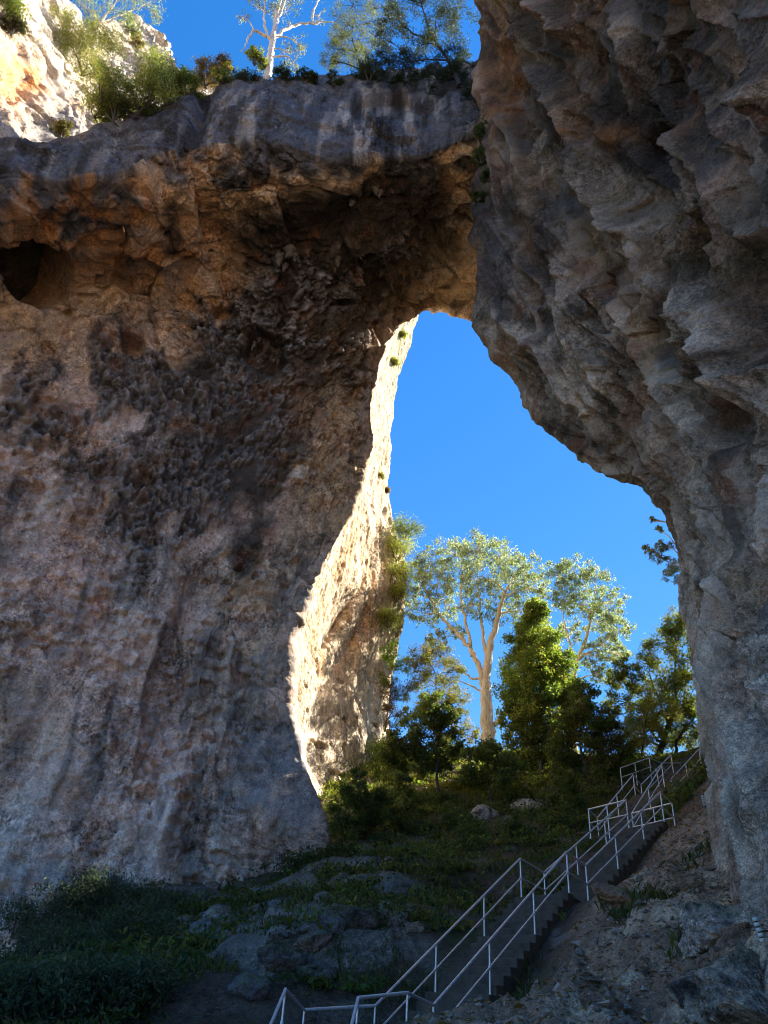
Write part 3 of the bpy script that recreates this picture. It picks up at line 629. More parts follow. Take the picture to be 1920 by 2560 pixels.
# =================================================================== TERRAIN
def build_terrain():
    pts = []
    def p(px, py, h, dz=0):
        q = ph(px, py, h); pts.append((q[0], q[1], q[2] + dz))
    for x, y, z in ((0, 0, 0), (-12, 0, 0), (10, 0, .6), (0, -15, -.4), (-25, 5, 2), (0, 8, .35), (-6, 9, .5), (4, 10, .6), (-60, -60, 0), (60, -60, 0), (-60, 40, 12), (120, 10, 10), (120, 90, 28),
                    (-90, 130, 20), (20, 130, 12), (0, 90, 15), (40, 70, 26), (32, 52, 25), (30, 36, 18), (22, 20, 8), (-25, 30, 8), (-20, 55, 18)): pts.append((x, y, z))
    p(960, 2640, 13.5); p(300, 2640, 14); p(-100, 2620, 15); p(600, 2500, 19); p(880, 2420, 20.5); p(0, 2420, 35.6); p(300, 2290, 35.6); p(470, 2260, 35.4); p(700, 2200, 35.4); p(-300, 2520, 36); p(840, 2300, 25)
    p(1000, 2200, 28); p(830, 2120, 36); p(1000, 2080, 36.5); p(1150, 2120, 33); p(1300, 2080, 34); p(940, 1990, 44); p(1100, 1960, 45); p(1250, 1960, 45); p(1400, 1960, 43)
    p(1100, 1895, 53); p(1230, 1880, 56); p(1400, 1890, 54); p(1560, 1925, 44); p(1700, 1915, 45); p(1760, 1935, 62); p(1600, 1935, 66); p(1400, 1935, 72)
    for a, dz in (('R1b', -.06), ('R1t', -.12), ('L1b', -.15), ('L1t', -.25), ('R2b', -.12), ('L2b', -.2), ('R2t', -.12), ('L2t', -.25), ('BR', -.2), ('R3b', -.25), ('L3b', -.25), ('FL', -.2), ('R3t', -.3), ('L3t', -.25), ('R4b', -.2), ('L4b', -.25), ('R4t', -.25), ('L4t', -.25)):
        q = ST[a]; pts.append((q[0], q[1], q[2] - RH + dz))
    for a, b in (('R1b', 'R1t'), ('L1b', 'L1t'), ('R2b', 'R2t'), ('L2b', 'L2t'), ('R3b', 'R3t'), ('L3b', 'L3t')):
        q = (ST[a] + ST[b]) / 2; pts.append((q[0], q[1], q[2] - RH - .22))
    p(1500, 2330, 18.5); p(1600, 2250, 19.5); p(1700, 2130, 23); p(1720, 2000, 29); p(1800, 2260, 18); p(1700, 2420, 13.5); p(1450, 2480, 14.5); p(1850, 2480, 11); p(1650, 2600, 10.5); p(2100, 2600, 8.5)
    f = tps(pts, reg=2e-4)
    xs = np.concatenate([np.linspace(-1500, -30, 24, endpoint=False), np.linspace(-30, -14, 60, endpoint=False), np.linspace(-14, 19, 420, endpoint=False), np.linspace(19, 45, 80, endpoint=False), np.linspace(45, 1500, 24)])
    ys = np.concatenate([np.linspace(-1500, -20, 20, endpoint=False), np.linspace(-20, 8, 60, endpoint=False), np.linspace(8, 50, 480, endpoint=False), np.linspace(50, 75, 110, endpoint=False), np.linspace(75, 1500, 24)])
    X, Y = np.meshgrid(xs, ys)
    def hz(X, Y):
        Xc, Yc = np.clip(X, -90, 120), np.clip(Y, -60, 130)
        e = Xc - .475 * Yc; z = f(Xc, Yc)
        sun_blocker = sstep(.3, 2.2, e) * (1 - sstep(11, 18, e)) * sstep(35, 38.5, Yc) * (1 - sstep(47.5, 50.5, Yc))      # unseen block added behind the wall to keep sun off the inner ground
        return z + sun_blocker * np.maximum(0, 41 - z)
    Z = hz(X, Y)
    P = np.stack([X, Y, Z], -1).reshape(-1, 3).astype(np.float32)
    return f, hz, P, len(ys), len(xs)

TERR_F, TERR_Z, TP, TNR, TNC = build_terrain()

def stair_dist(P):
    """plan distance to the centre line of the stairs"""
    path = [(ST[a] + ST[b]) / 2 for a, b in (('R1b', 'L1b'), ('R1t', 'L1t'), ('R2b', 'L2b'), ('R2t', 'L2t'), ('R3b', 'L3b'), ('R3t', 'L3t'), ('R4b', 'L4b'), ('R4t', 'L4t'))]
    path = [np.array([-1.5, 13.5, 0])] + path
    d = np.full(len(P), 1e9)
    for a, b in zip(path[:-1], path[1:]):
        ab = (b - a)[:2]; t = np.clip(((P[:, :2] - a[:2]) @ ab) / (ab @ ab), 0, 1)
        d = np.minimum(d, np.linalg.norm(P[:, :2] - a[:2] - t[:, None] * ab, axis=1))
    return d

def terrain_disp(P):
    sd = stair_dist(P)
    keep = sstep(0.7, 2.6, sd)
    px, py = proj(np.maximum(P, [-1e9, 1.0, -1e9]))
    rock = np.clip(sstep(-1.0, 1.0, (P[:, 0] - (1.6 + (P[:, 1] - 14) * .62))) * sstep(26, 18, P[:, 1]) * sstep(6, 9, P[:, 1]), 0, 1)
    W = np.stack([noise(P, 2.0, 601), noise(P, 2.0, 602), noise(P, 2.0, 603)], 1)
    f1, f2, rid = worley(P + .7 * W, 1.9, 611)
    d = keep * (.35 * fbm(P, 4.0, 3, 621) + .14 * fbm(P, 1.0, 3, 631)) + .05 * fbm(P, .3, 3, 641)
    d += rock * keep * ((rid - .5) * .34 * sstep(0, .25, f2 - f1) + .34 * ridged(P, 1.6, 4, 651) + .3 * fbm(P, .6, 4, 652))
    led = sstep(4.0, .5, P[:, 0]) * sstep(17, 21, P[:, 1]) * sstep(38, 33, P[:, 1]) * keep
    hq = P[:, 2] / 1.15 + .55 * noise(P, 4.0, 661) + .2 * noise(P, 1.2, 662); fq = hq - np.floor(hq)
    d += led * (.55 * (sstep(0, .22, fq) - fq) + .16 * ridged(P, .9, 3, 663))
    d -= .10 * (1 - keep)
    terrain_disp.ledge = led * (1 - sstep(.14, .32, fq))
    return d, rock, keep

def build_ground():
    d, rock, keep = terrain_disp(TP)
    P = TP.copy(); P[:, 2] += d; ledge = terrain_disp.ledge
    bb = fbm(TP, 1.2, 4, 661); a = fbm(TP, 3.5, 3, 671)
    c = mixc(np.tile(np.array([.055, .040, .028]), (len(P), 1)), np.array([.040, .048, .018]), sstep(-.2, .3, a))
    soil = sstep(.2, 1.6, TP[:, 0] - (1.2 + (TP[:, 1] - 14) * .60)) * sstep(30, 22, TP[:, 1])
    c = mixc(c, np.array([.20, .13, .085]) * (1 + .5 * bb)[:, None], soil)
    c = mixc(c, np.array([.38, .29, .20]), rock * sstep(-.05, .35, bb + .6 * a + .10 * np.clip(TP[:, 0] - 4 - (TP[:, 1] - 12) * .3, -2, 3)) * .9)
    c = mixc(c, np.array([.20, .19, .18]), sstep(.25, .45, fbm(TP, 1.7, 4, 681)) * .6 * (1 - soil))
    c = mixc(c, np.array([.125, .115, .10]) * (1 + .7 * bb)[:, None], ledge * .9)
    m = rock_material('hillside_soil', fine=1.6, bump=.7)
    add('terrain', to_mesh('terrain', P, grid_faces(TNR, TNC), True, m, np.clip(c, .01, .6)), kind='structure', label='dark wooded slope of soil and rock rising under the arch')

ARCH_H = build_arch()
build_reveal()
build_overhang()
build_crag()
build_ground()
#%%VEG%%
# ------------------------------------------------------------------ materials for plants, metal, concrete
def leaf_material(name, gloss=.35, trans=.5):
    m, t, b = new_mat(name); L = t.links.new
    at = N(t, 'ShaderNodeAttribute', attribute_name='tint')
    L(at.outputs['Color'], b.inputs['Base Color']); b.inputs['Roughness'].default_value = .5; b.inputs['Specular IOR Level'].default_value = gloss
    tr = N(t, 'ShaderNodeBsdfTranslucent')
    mu = N(t, 'ShaderNodeMixRGB', blend_type='MULTIPLY', Fac=1.0); mu.inputs['Color2'].default_value = (1.55, 1.7, .7, 1)
    L(at.outputs['Color'], mu.inputs['Color1']); L(mu.outputs[0], tr.inputs['Color'])
    mx = N(t, 'ShaderNodeMixShader', Fac=trans)
    L(b.outputs[0], mx.inputs[1]); L(tr.outputs[0], mx.inputs[2])
    L(mx.outputs[0], t.nodes['Material Output'].inputs['Surface'])
    return m

def bark_material(name):
    m, t, b = new_mat(name); L = t.links.new
    at = N(t, 'ShaderNodeAttribute', attribute_name='tint'); geo = N(t, 'ShaderNodeNewGeometry')
    mp = N(t, 'ShaderNodeMapping'); mp.inputs['Scale'].default_value = (6, 6, 1.2); L(geo.outputs['Position'], mp.inputs['Vector'])
    n1 = N(t, 'ShaderNodeTexNoise', Scale=1.6, Detail=6.0, Roughness=.65); L(mp.outputs[0], n1.inputs['Vector'])
    r = N(t, 'ShaderNodeValToRGB'); r.color_ramp.elements[0].position = .33; r.color_ramp.elements[1].position = .62
    r.color_ramp.elements[0].color = (.62, .57, .52, 1); r.color_ramp.elements[1].color = (1.12, 1.12, 1.1, 1); L(n1.outputs['Fac'], r.inputs['Fac'])
    mu = N(t, 'ShaderNodeMixRGB', blend_type='MULTIPLY', Fac=1.0); L(at.outputs['Color'], mu.inputs['Color1']); L(r.outputs[0], mu.inputs['Color2'])
    L(mu.outputs[0], b.inputs['Base Color']); b.inputs['Roughness'].default_value = .85
    bp = N(t, 'ShaderNodeBump', Strength=.5, Distance=.06); L(n1.outputs['Fac'], bp.inputs['Height']); L(bp.outputs[0], b.inputs['Normal'])
    return m

def plain_material(name, color, rough=.8, metal=0.0, scale=8.0, vary=.35, bump=.25):
    m, t, b = new_mat(name); L = t.links.new
    geo = N(t, 'ShaderNodeNewGeometry'); n1 = N(t, 'ShaderNodeTexNoise', Scale=scale, Detail=7.0, Roughness=.65); L(geo.outputs['Position'], n1.inputs['Vector'])
    r = N(t, 'ShaderNodeValToRGB'); c = np.array(color)
    r.color_ramp.elements[0].position = .3; r.color_ramp.elements[1].position = .7
    r.color_ramp.elements[0].color = (*(c * (1 - vary)), 1); r.color_ramp.elements[1].color = (*np.minimum(c * (1 + vary), 1), 1)
    L(n1.outputs['Fac'], r.inputs['Fac']); L(r.outputs[0], b.inputs['Base Color'])
    b.inputs['Roughness'].default_value = rough; b.inputs['Metallic'].default_value = metal
    if bump:
        bp = N(t, 'ShaderNodeBump', Strength=bump, Distance=.03); L(n1.outputs['Fac'], bp.inputs['Height']); L(bp.outputs[0], b.inputs['Normal'])
    return m

M_LEAF = leaf_material('foliage'); M_LEAF_WAX = leaf_material('waxy_foliage', .35, .42)
M_BARK = bark_material('bark')
M_PIPE = plain_material('galvanised_pipe', (.74, .76, .80), .36, .6, 14, .18, .05)
M_STEP = plain_material('mossy_concrete', (.085, .066, .047), .9, 0, 3.0, .5, .5)
M_LAMPW = plain_material('white_plastic_ring', (.62, .68, .62), .5, 0, 20, .15, 0)
M_LAMPD = plain_material('dark_rubber', (.03, .03, .032), .7, 0, 20, .2, 0)

# ------------------------------------------------------------------ plant builders
def terr(x, y):
    return TERR_Z(np.asarray(x, float), np.asarray(y, float))

def terr_d(x, y):
    x, y = np.atleast_1d(np.asarray(x, float)), np.atleast_1d(np.asarray(y, float))
    z = terr(x, y); P = np.stack([x, y, z], 1).astype(np.float32)
    return z + terrain_disp(P)[0]

def ground_hit(px, py, h0=8.0, h1=75.0):
    hh = np.arange(h0, h1, .1); Q = ph(np.full(len(hh), px), np.full(len(hh), py), hh)
    below = Q[:, 2] < terr(Q[:, 0], Q[:, 1])
    i = int(np.argmax(below)) if below.any() else len(hh) - 1
    return Q[i], hh[i]

def leaves(C0, ln, wd, tint, droop=.2, var=.3, g=None):
    g = g or rng; n = len(C0)
    d = g.normal(size=(n, 3)); d[:, 2] -= droop * 2.2; d /= np.linalg.norm(d, axis=1)[:, None]
    s = np.cross(d, g.normal(size=(n, 3))); s /= np.linalg.norm(s, axis=1)[:, None] + 1e-9
    L = (ln * g.uniform(.6, 1.35, n))[:, None]; W = (wd * g.uniform(.6, 1.3, n))[:, None]
    nrm = np.cross(d, s) * L * .12
    V = np.stack([C0 - d * L * .5, C0 - d * L * .05 + s * W * .5 + nrm, C0 + d * L * .5, C0 - d * L * .05 - s * W * .5 + nrm], 1)
    F = np.arange(4 * n).reshape(n, 4)
    c = np.asarray(tint) * (1 + var * g.normal(size=(n, 1))) * (1 + .10 * g.normal(size=(n, 3)))
    return V.reshape(-1, 3), F, np.repeat(np.clip(c, .008, .6), 4, 0)

def tube(path, rad, sides=7, tint=(.3, .28, .25)):
    path = np.asarray(path, float); rad = np.broadcast_to(np.asarray(rad, float), (len(path),))
    t = np.gradient(path, axis=0); t /= np.linalg.norm(t, axis=1)[:, None] + 1e-9
    ref = np.array([.31, .95, .05]); a = np.cross(t, ref); a /= np.linalg.norm(a, axis=1)[:, None] + 1e-9; b = np.cross(t, a)
    th = np.arange(sides) * 2 * np.pi / sides
    V = path[:, None] + rad[:, None, None] * (a[:, None] * np.cos(th)[None, :, None] + b[:, None] * np.sin(th)[None, :, None])
    i = np.arange(len(path) * sides).reshape(len(path), sides); j = np.roll(i, -1, 1)
    F = np.stack([i[:-1], j[:-1], j[1:], i[1:]], -1).reshape(-1, 4)
    V = V.reshape(-1, 3); return V, F, np.tile(np.asarray(tint, float), (len(V), 1))

def curve(pts, n=12, wob=.0):
    pts = np.asarray(pts, float); k = len(pts)
    P = np.concatenate([[2 * pts[0] - pts[1]], pts, [2 * pts[-1] - pts[-2]]])
    out = []
    for t in np.linspace(0, k - 1 - 1e-6, n):
        i = int(t); f = t - i; p0, p1, p2, p3 = P[i], P[i + 1], P[i + 2], P[i + 3]
        out.append(.5 * (2 * p1 + (p2 - p0) * f + (2 * p0 - 5 * p1 + 4 * p2 - p3) * f * f + (3 * p1 - p0 - 3 * p2 + p3) * f ** 3))
    out = np.array(out)
    if wob: out[1:-1] += rng.normal(size=(n - 2, 3)) * wob
    return out

class Acc:
    def __init__(s): s.V, s.F, s.C, s.n = [], [], [], 0
    def put(s, vfc):
        V, F, c = vfc; s.V.append(V); s.F.append(F + s.n); s.C.append(c); s.n += len(V)
    def mesh(s, name, mat, smooth=True, off=None):
        V = np.concatenate(s.V)
        if off is not None: V = V - off
        return to_mesh(name, V, np.concatenate(s.F), smooth, mat, np.concatenate(s.C))

def crown_points(c, r, n, g, sub=9, tight=.34):
    """leaf centres in small sprays spread through an uneven ellipsoid"""
    sc = g.normal(size=(sub, 3)); sc /= np.linalg.norm(sc, axis=1)[:, None]
    sc = sc * (g.uniform(.25, 1.0, (sub, 1)) ** .6) * r
    w = g.integers(0, sub, n)
    return c + sc[w] + g.normal(size=(n, 3)) * r * tight * .5, c + sc

def tree(name, label, category, trunk, clumps, tint, bark=(.30, .27, .23), r0=.25, leaf=(.16, .06), dens=900, droop=.2, var=.3, limbs=True, extra=(), group=None, mat=None,
         sub=9, tight=.34, tint2=None, seed=None, twig=.022, ground=True, attach=.35):
    g = np.random.default_rng(seed if seed is not None else abs(hash(label)) % 9999) if seed is not None else np.random.default_rng(sum(map(ord, label)))
    trunk = [np.asarray(p, float) for p in trunk]
    if ground:
        b = trunk[0]; z = float(terr_d(b[0], b[1])[0]) - .25
        if z < b[2] - .4: trunk = [np.array([b[0], b[1], z])] + trunk
        else: trunk[0] = np.array([b[0], b[1], min(z, b[2])])
    base = trunk[0].copy()
    root = thing(name, Vector(base), label, category, group)
    T = curve(trunk, max(10, 5 * len(trunk)))
    k = len(T)
    wood = Acc()
    rad = r0 * (1 - .78 * np.linspace(0, 1, k) ** .9); rad[0] *= 1.3; rad[1] *= 1.12
    T2 = T.copy(); T2[1:-1] += g.normal(size=(k - 2, 3)) * r0 * .07
    wood.put(tube(T2, rad, 9, bark))
    bones = [(T2, rad)]
    limbs_ = []
    for path, ra, rb in extra:
        q = curve([np.asarray(p, float) for p in path], 5 * len(path)); q[1:-1] += g.normal(size=(len(q) - 2, 3)) * ra * .3
        rr = np.linspace(ra, rb, len(q)); V_, F_, c_ = tube(q, rr, 7, bark); limbs_.append(to_mesh('limb', V_ - base, F_, True, M_BARK, c_)); bones.append((q, rr))
    lv = Acc()
    allp = np.concatenate([b[0] for b in bones]); allr = np.concatenate([b[1] for b in bones])
    for cc in clumps:
        c, r = np.asarray(cc[0], float), np.asarray(cc[1], float) * np.ones(3)
        f = cc[2] if len(cc) > 2 else 1.0; tc = np.asarray(cc[3]) if len(cc) > 3 else np.asarray(tint)
        pts, subs = crown_points(c, r, int(dens * f), g, sub, tight)
        lv.put(leaves(pts, leaf[0], leaf[1], tc, droop, var, g))
        if tint2 is not None:
            p2, _ = crown_points(c, r, int(dens * f * .35), g, sub, tight); lv.put(leaves(p2, leaf[0], leaf[1], tint2, droop, var, g))
        if limbs:
            dd = np.linalg.norm(allp - c, axis=1) + 1.6 * np.maximum(0, allp[:, 2] - c[2] + attach * r[2])
            i = int(np.argmin(dd)); A = allp[i]
            L = np.linalg.norm(c - A)
            mid = (A + c) / 2 + np.array([0, 0, .12 * L]) + g.normal(size=3) * .08 * L
            q = curve([A, mid, c], 8); ra = min(allr[i] * .7, .035 + .022 * L)
            wood.put(tube(q, np.linspace(ra, twig, 8), 6, bark))
            for s in subs[:7]:
                m2 = (c + s) / 2 + g.normal(size=3) * .1 * r
                wood.put(tube(curve([q[5], m2, s], 5), np.linspace(twig * .9, twig * .35, 5), 4, bark))
    tk = add('trunk', wood.mesh('trunk', M_BARK, True, base), root)
    for lm in limbs_: add('limb', lm, tk)
    add('crown', lv.mesh('crown', mat or M_LEAF, False, base), root)
    return root

def cl(px, py, h, rpx, f=1.0, tint=None, flat=.85):
    c = ph(px, py, h); d = np.linalg.norm(c - EYE); r = rpx * d / FPX
    return (c, np.array([r, r, r * flat]), f) + ((tint,) if tint is not None else ())

def bush(px, py, h, rpx, label, tint, category='bush', leaf=(.12, .055), dens=900, n=5, group=None, name='bush', ground=True, flat=.8, tint2=None, bark=(.10, .08, .06), droop=.1, stems=5, tight=.42):
    """several stems from one foot with leafy sprays; (px, py) is the middle of the bush"""
    g = np.random.default_rng(int(px * 7 + py * 13))
    c = ph(px, py, h); d = np.linalg.norm(c - EYE); R = rpx * d / FPX
    foot = c - np.array([0, 0, R * .9])
    if ground: foot[2] = float(terr_d(foot[0], foot[1])[0]) - .1
    root = thing(name, Vector(foot), label, category, group)
    lv, wd = Acc(), Acc()
    for k in range(n):
        o = g.normal(size=3); o /= np.linalg.norm(o); o = o * R * .62 * np.array([1, 1, flat]); o[2] = abs(o[2]) * .6 - .15 * R
        r = R * g.uniform(.38, .62)
        pts, subs = crown_points(c + o, np.array([r, r, r * flat]), dens // n, g, 9, tight)
        tt = np.asarray(tint) * g.uniform(.8, 1.2)
        lv.put(leaves(pts, leaf[0], leaf[1], tt, droop, .3, g))
        if tint2 is not None and k % 2: lv.put(leaves(crown_points(c + o, r, dens // n // 2, g, 9, tight)[0], leaf[0], leaf[1], tint2, droop, .3, g))
        mid = (foot + c + o) / 2 + g.normal(size=3) * .12 * R
        q = curve([foot, mid, c + o], 7); wd.put(tube(q, np.linspace(.03 + .012 * R, .008, 7), 5, bark))
        for s in subs[:4]: wd.put(tube(curve([q[4], (q[5] + s) / 2, s], 4), np.linspace(.012, .004, 4), 4, bark))
    add('stem', wd.mesh('stem', M_BARK, True, foot), root); add('foliage', lv.mesh('foliage', M_LEAF, False, foot), root)
    return root

# ------------------------------------------------------------------ staircase and railings
def box_mesh(name, quad_top, thick, mat):
    """prism under a four-cornered top, corners in order"""
    q = np.asarray(quad_top, float); lo = q - np.array([0, 0, thick])
    V = np.concatenate([q, lo]); F = [(0, 1, 2, 3), (7, 6, 5, 4)] + [(i, i + 4, (i + 1) % 4 + 4, (i + 1) % 4) for i in range(4)]
    me = to_mesh(name, V, np.array(F), False, mat)
    bm = bmesh.new(); bm.from_mesh(me); bmesh.ops.recalc_face_normals(bm, faces=bm.faces)
    bmesh.ops.bevel(bm, geom=[e for e in bm.edges], offset=.012, segments=1, affect='EDGES'); bm.to_mesh(me); bm.free()
    return me

def build_stairs():
    S = ST
    L0b, L0t = ph(640, 2650, 13.2), ph(713.7, 2473.6, 14.6); R0b, R0t = ph(858, 2650, 12.7), ph(895.5, 2495, 13.9)
    FR, BL = ph(1018.9, 2482, 14.9), ph(761, 2525, 16.3)
    dn = np.array([0, 0, RH])
    root = thing('staircase', Vector(S['R1b'] - dn), 'long flight of dark mossy concrete steps climbing through the arch', 'stairs')
    off = np.array(root.location)
    def slab(cs, t=.9):
        add('landing', box_mesh('landing', [np.asarray(c) - dn - off for c in cs], t, M_STEP), root)
    def flight(Rb, Rt_, Lb, Lt, out=.12):
        rise = Rt_[2] - Rb[2]; n = max(2, int(round(rise / .175)))
        for i in range(n):
            a0, a1 = i / n, (i + 1.06) / n
            z = Rb[2] + rise * (i + 1) / n - RH
            r0, r1, l0, l1 = [p + (q - p) * t for p, q, t in ((Rb, Rt_, a0), (Rb, Rt_, a1), (Lb, Lt, a0), (Lb, Lt, a1))]
            w = (r0 - l0); w[2] = 0; w /= np.linalg.norm(w)
            r0, r1, l0, l1 = r0 + w * out, r1 + w * out, l0 - w * out, l1 - w * out
            q = [np.array([p[0], p[1], z + rng.normal() * .004]) - off for p in (l0, r0, r1, l1)]
            add('step', box_mesh('step', q, .42, M_STEP), root)
    flight(R0b, R0t, L0b, L0t)
    zl = S['R1b'][2]
    lv = lambda p: np.array([p[0], p[1], zl])
    slab([lv(L0t), lv(R0t), lv(FR), lv(BL)]); slab([lv(BL) + [.01, 0, -.004], lv(FR) + [.01, 0, -.004], S['R1b'] - [0, 0, .004], lv(S['L1b']) - [0, 0, .004]])
    flight(S['R1b'], S['R1t'], S['L1b'], S['L1t'])
    slab([S['L1t'], S['R1t'], S['R2b'], S['L2b']], .6)
    flight(S['R2b'], S['R2t'], S['L2b'], S['L2t'])
    slab([S['L2t'], S['R2t'], S['BR'], S['R3b']], .6); slab([S['FL'] - [0, 0, .004], S['L2t'] - [0, 0, .004], S['R3b'] - [0, 0, .004], S['L3b'] - [0, 0, .004]], .6)
    flight(S['R3b'], S['R3t'], S['L3b'], S['L3t'])
    slab([S['L3t'], S['R3t'], S['R4b'], S['L4b']], .6)
    flight(S['R4b'], S['R4t'], S['L4b'], S['L4t'])

    def pipe(root, name, a, b, r):
        o = np.array(root.location); a, b = np.asarray(a) - o, np.asarray(b) - o
        V, F, c = tube([a, a + (b - a) * .5, b], r, 10, (.6, .6, .6))
        return add(name, to_mesh(name, V, F, True, M_PIPE), root)
    def bend(root, p, r):
        bm = bmesh.new(); bmesh.ops.create_icosphere(bm, subdivisions=2, radius=r); me = bpy.data.meshes.new('elbow'); bm.to_mesh(me); bm.free()
        for f in me.polygons: f.use_smooth = True
        me.materials.append(M_PIPE); add('elbow', me, root, Vector(np.asarray(p) - np.array(root.location)))
    def railing(label, path, posts):
        path = [np.asarray(p, float) for p in path]
        root = thing('handrail', Vector(path[0] - dn), label, 'railing')
        for a, b in zip(path[:-1], path[1:]):
            pipe(root, 'top_rail', a, b, .027); m = np.array([0, 0, .46]); pipe(root, 'mid_rail', a - m, b - m, .021)
        for p in path[1:-1]: bend(root, p, .0285)
        done = []
        for seg, t in posts:
            p = path[seg] + (path[seg + 1] - path[seg]) * t
            if any(np.linalg.norm(p - q) < .1 for q in done): continue
            done.append(p); po = pipe(root, 'post', p - [0, 0, RH + .15], p - [0, 0, .012], .021); lp = p - np.array(root.location)
            V, F, c = tube([lp - [0, 0, RH + .012], lp - [0, 0, RH - .002], lp - [0, 0, RH - .004], lp - [0, 0, RH - .006]], [.065, .065, .06, .022], 8); add('base_plate', to_mesh('base_plate', V, F, False, M_PIPE), po)
            V, F, c = tube([lp - [0, 0, .50], lp - [0, 0, .495], lp - [0, 0, .425], lp - [0, 0, .42]], [.022, .031, .031, .022], 10); add('clamp', to_mesh('clamp', V, F, True, M_PIPE), po)
    ends = lambda n: [(i, 0) for i in range(n)] + [(n - 1, 1)]
    right = [R0b, R0t, FR, S['R1b'], S['R1t'], S['R2b'], S['R2t'], S['BR'], S['R3b'], S['R3t'], S['R4b'], S['R4t']]
    railing('galvanised pipe handrail on the side of the stairs near the overhanging wall', right, ends(11)[1:] + [(3, .34), (3, .68), (5, .35), (5, .7), (7, .45), (8, .5), (10, .5)])
    left = [L0b, L0t, BL, S['L1b'], S['L1t'], S['L2b'], S['L2t'], S['FL'], S['L3b'], S['L3t'], S['L4b'], S['L4t']]
    railing('galvanised pipe handrail on the side of the stairs facing the ferny slope', left, ends(11)[1:] + [(3, .34), (3, .68), (5, .35), (5, .7), (6, .5), (8, .5), (10, .5)])
    railing('pipe barrier behind the topmost landing under the trees', [ph(1550.7, 1920, 41), ph(1623, 1894.6, 42), ph(1654, 1908, 43.5), ph(1745, 1907, 45)], [(0, 0), (0, .5), (1, 0), (2, 0), (2, .5), (2, 1)])

build_stairs()

# ------------------------------------------------------------------ boulders and stones
def rock_mesh(name, size, seed, sub=4, mat=None, flat=1.0, tint=(.2, .19, .175)):
    bm = bmesh.new(); bmesh.ops.create_icosphere(bm, subdivisions=sub, radius=1.0)
    V = np.array([v.co for v in bm.verts]); F = np.array([[v.index for v in f.verts] for f in bm.faces]); bm.free()
    g = np.random.default_rng(seed); off = g.uniform(0, 99, 3)
    for _ in range(16):                                                    # planar cuts make it blocky
        n = g.normal(size=3); n /= np.linalg.norm(n); dd = g.uniform(.5, .82); s = V @ n - dd; V = V - np.maximum(s, 0)[:, None] * n * .9
    P = (V * np.asarray(size) + off * 3).astype(np.float32); m = float(np.mean(size))
    w1, w2, wr = worley(P + .25 * m * np.stack([noise(P, m * .7, 1), noise(P, m * .7, 2), noise(P, m * .7, 3)], 1), (m * .75, m * .75, m * .45), seed + 2)
    d = .16 * fbm(P, m * 1.1, 3, seed) + (wr - .5) * .26 * sstep(0, .18, w2 - w1) + .20 * ridged(P, m * .55, 4, seed + 5) + .10 * fbm(P, m * .16, 3, seed + 9)
    V = V * (1 + d)[:, None] * np.asarray(size)
    bb = fbm(P, m * .5, 3, seed + 3)
    c = np.tile(np.asarray(tint, float), (len(V), 1)) * (1 + .5 * bb)[:, None]
    c = mixc(c, DGREY * .6, sstep(.1, .4, -bb)); c = mixc(c, MOSS, sstep(.0, .5, V[:, 2] / size[2] - .4 + bb) * .6)
    return to_mesh(name, V, F, True, mat or M_ROCK_NEAR, np.clip(c, .012, .6))

BOULDERS = [(880, 2375, (1.9, .7, .5), 'long dark ledge of limestone with a black undercut below the slope', (.14, .135, .135)),
            (975, 2265, (.8, .6, .55), 'lichen spotted grey boulder halfway up the ferny slope', (.16, .16, .165)),
            (560, 2275, (1.7, .9, .55), 'broad dark slab lying at the foot of the pitted wall', (.13, .125, .12)),
            (492, 2385, (.62, .5, .55), 'pale blocky boulder between the dark shrubs and the ledge', (.22, .225, .24)),
            (640, 2258, (.40, .3, .35), 'small pale stone beside the dark slab', (.24, .23, .225)),
            (700, 2440, (.7, .5, .35), 'low mossy rock below the long ledge', (.13, .13, .125)),
            (790, 2470, (.6, .5, .4), 'rounded mossy rock just above the lower landing', (.12, .125, .115)),
            (620, 2530, (.5, .4, .35), 'dark mottled rock beside the lowest handrail', (.13, .13, .14)),
            (1212, 2045, (1.2, .9, .7), 'pale flat topped boulder behind the slender tree', (.34, .30, .26)),
            (1330, 2030, (1.1, .8, .6), 'pale boulder to the side of the tallest dark trunk', (.34, .31, .27)),
            (1035, 2395, (.35, .3, .2), 'small tan stone in the grass beside the stairs', (.25, .22, .17))]
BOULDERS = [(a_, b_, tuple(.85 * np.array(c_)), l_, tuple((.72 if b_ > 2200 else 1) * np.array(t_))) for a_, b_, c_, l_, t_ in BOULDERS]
for i, (px, py, sz, lab, tn) in enumerate(BOULDERS):
    q, h = ground_hit(px, py)
    z = float(terr_d(q[0], q[1])[0])
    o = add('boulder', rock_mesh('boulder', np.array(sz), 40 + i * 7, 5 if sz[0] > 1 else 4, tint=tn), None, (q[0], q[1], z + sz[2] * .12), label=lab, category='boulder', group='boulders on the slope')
    o.rotation_euler = (0, 0, rng.uniform(-.5, .5))

SCREE = [add('rock_block', rock_mesh('rock_block', np.array([.36, .27, .2]) * k, 300 + i * 11, 4, tint=t)) for i, (k, t) in enumerate(((1, (.15, .145, .14)), (1.1, (.20, .19, .175)), (.9, (.13, .13, .13)), (1.2, (.17, .155, .14))))]
gs = np.random.default_rng(8); SP = [(gs.uniform(30, 860), gs.uniform(2230, 2540)) for _ in range(34)] + [(gs.uniform(560, 1010), gs.uniform(2290, 2420)) for _ in range(18)] + [(gs.uniform(20, 760), gs.uniform(2205, 2330)) for _ in range(16)]
SHORT = ['the long undercut ledge', 'the lichen spotted boulder', 'the broad dark slab', 'the pale blocky boulder', 'the small pale stone', 'the low mossy rock', 'the rounded mossy rock', 'the mottled rock by the handrail', None, None, 'the tan stone by the stairs']
TONE = ['dark grey', 'pale grey', 'blackish', 'brownish']; used_labels = set(); first = [True] * 4
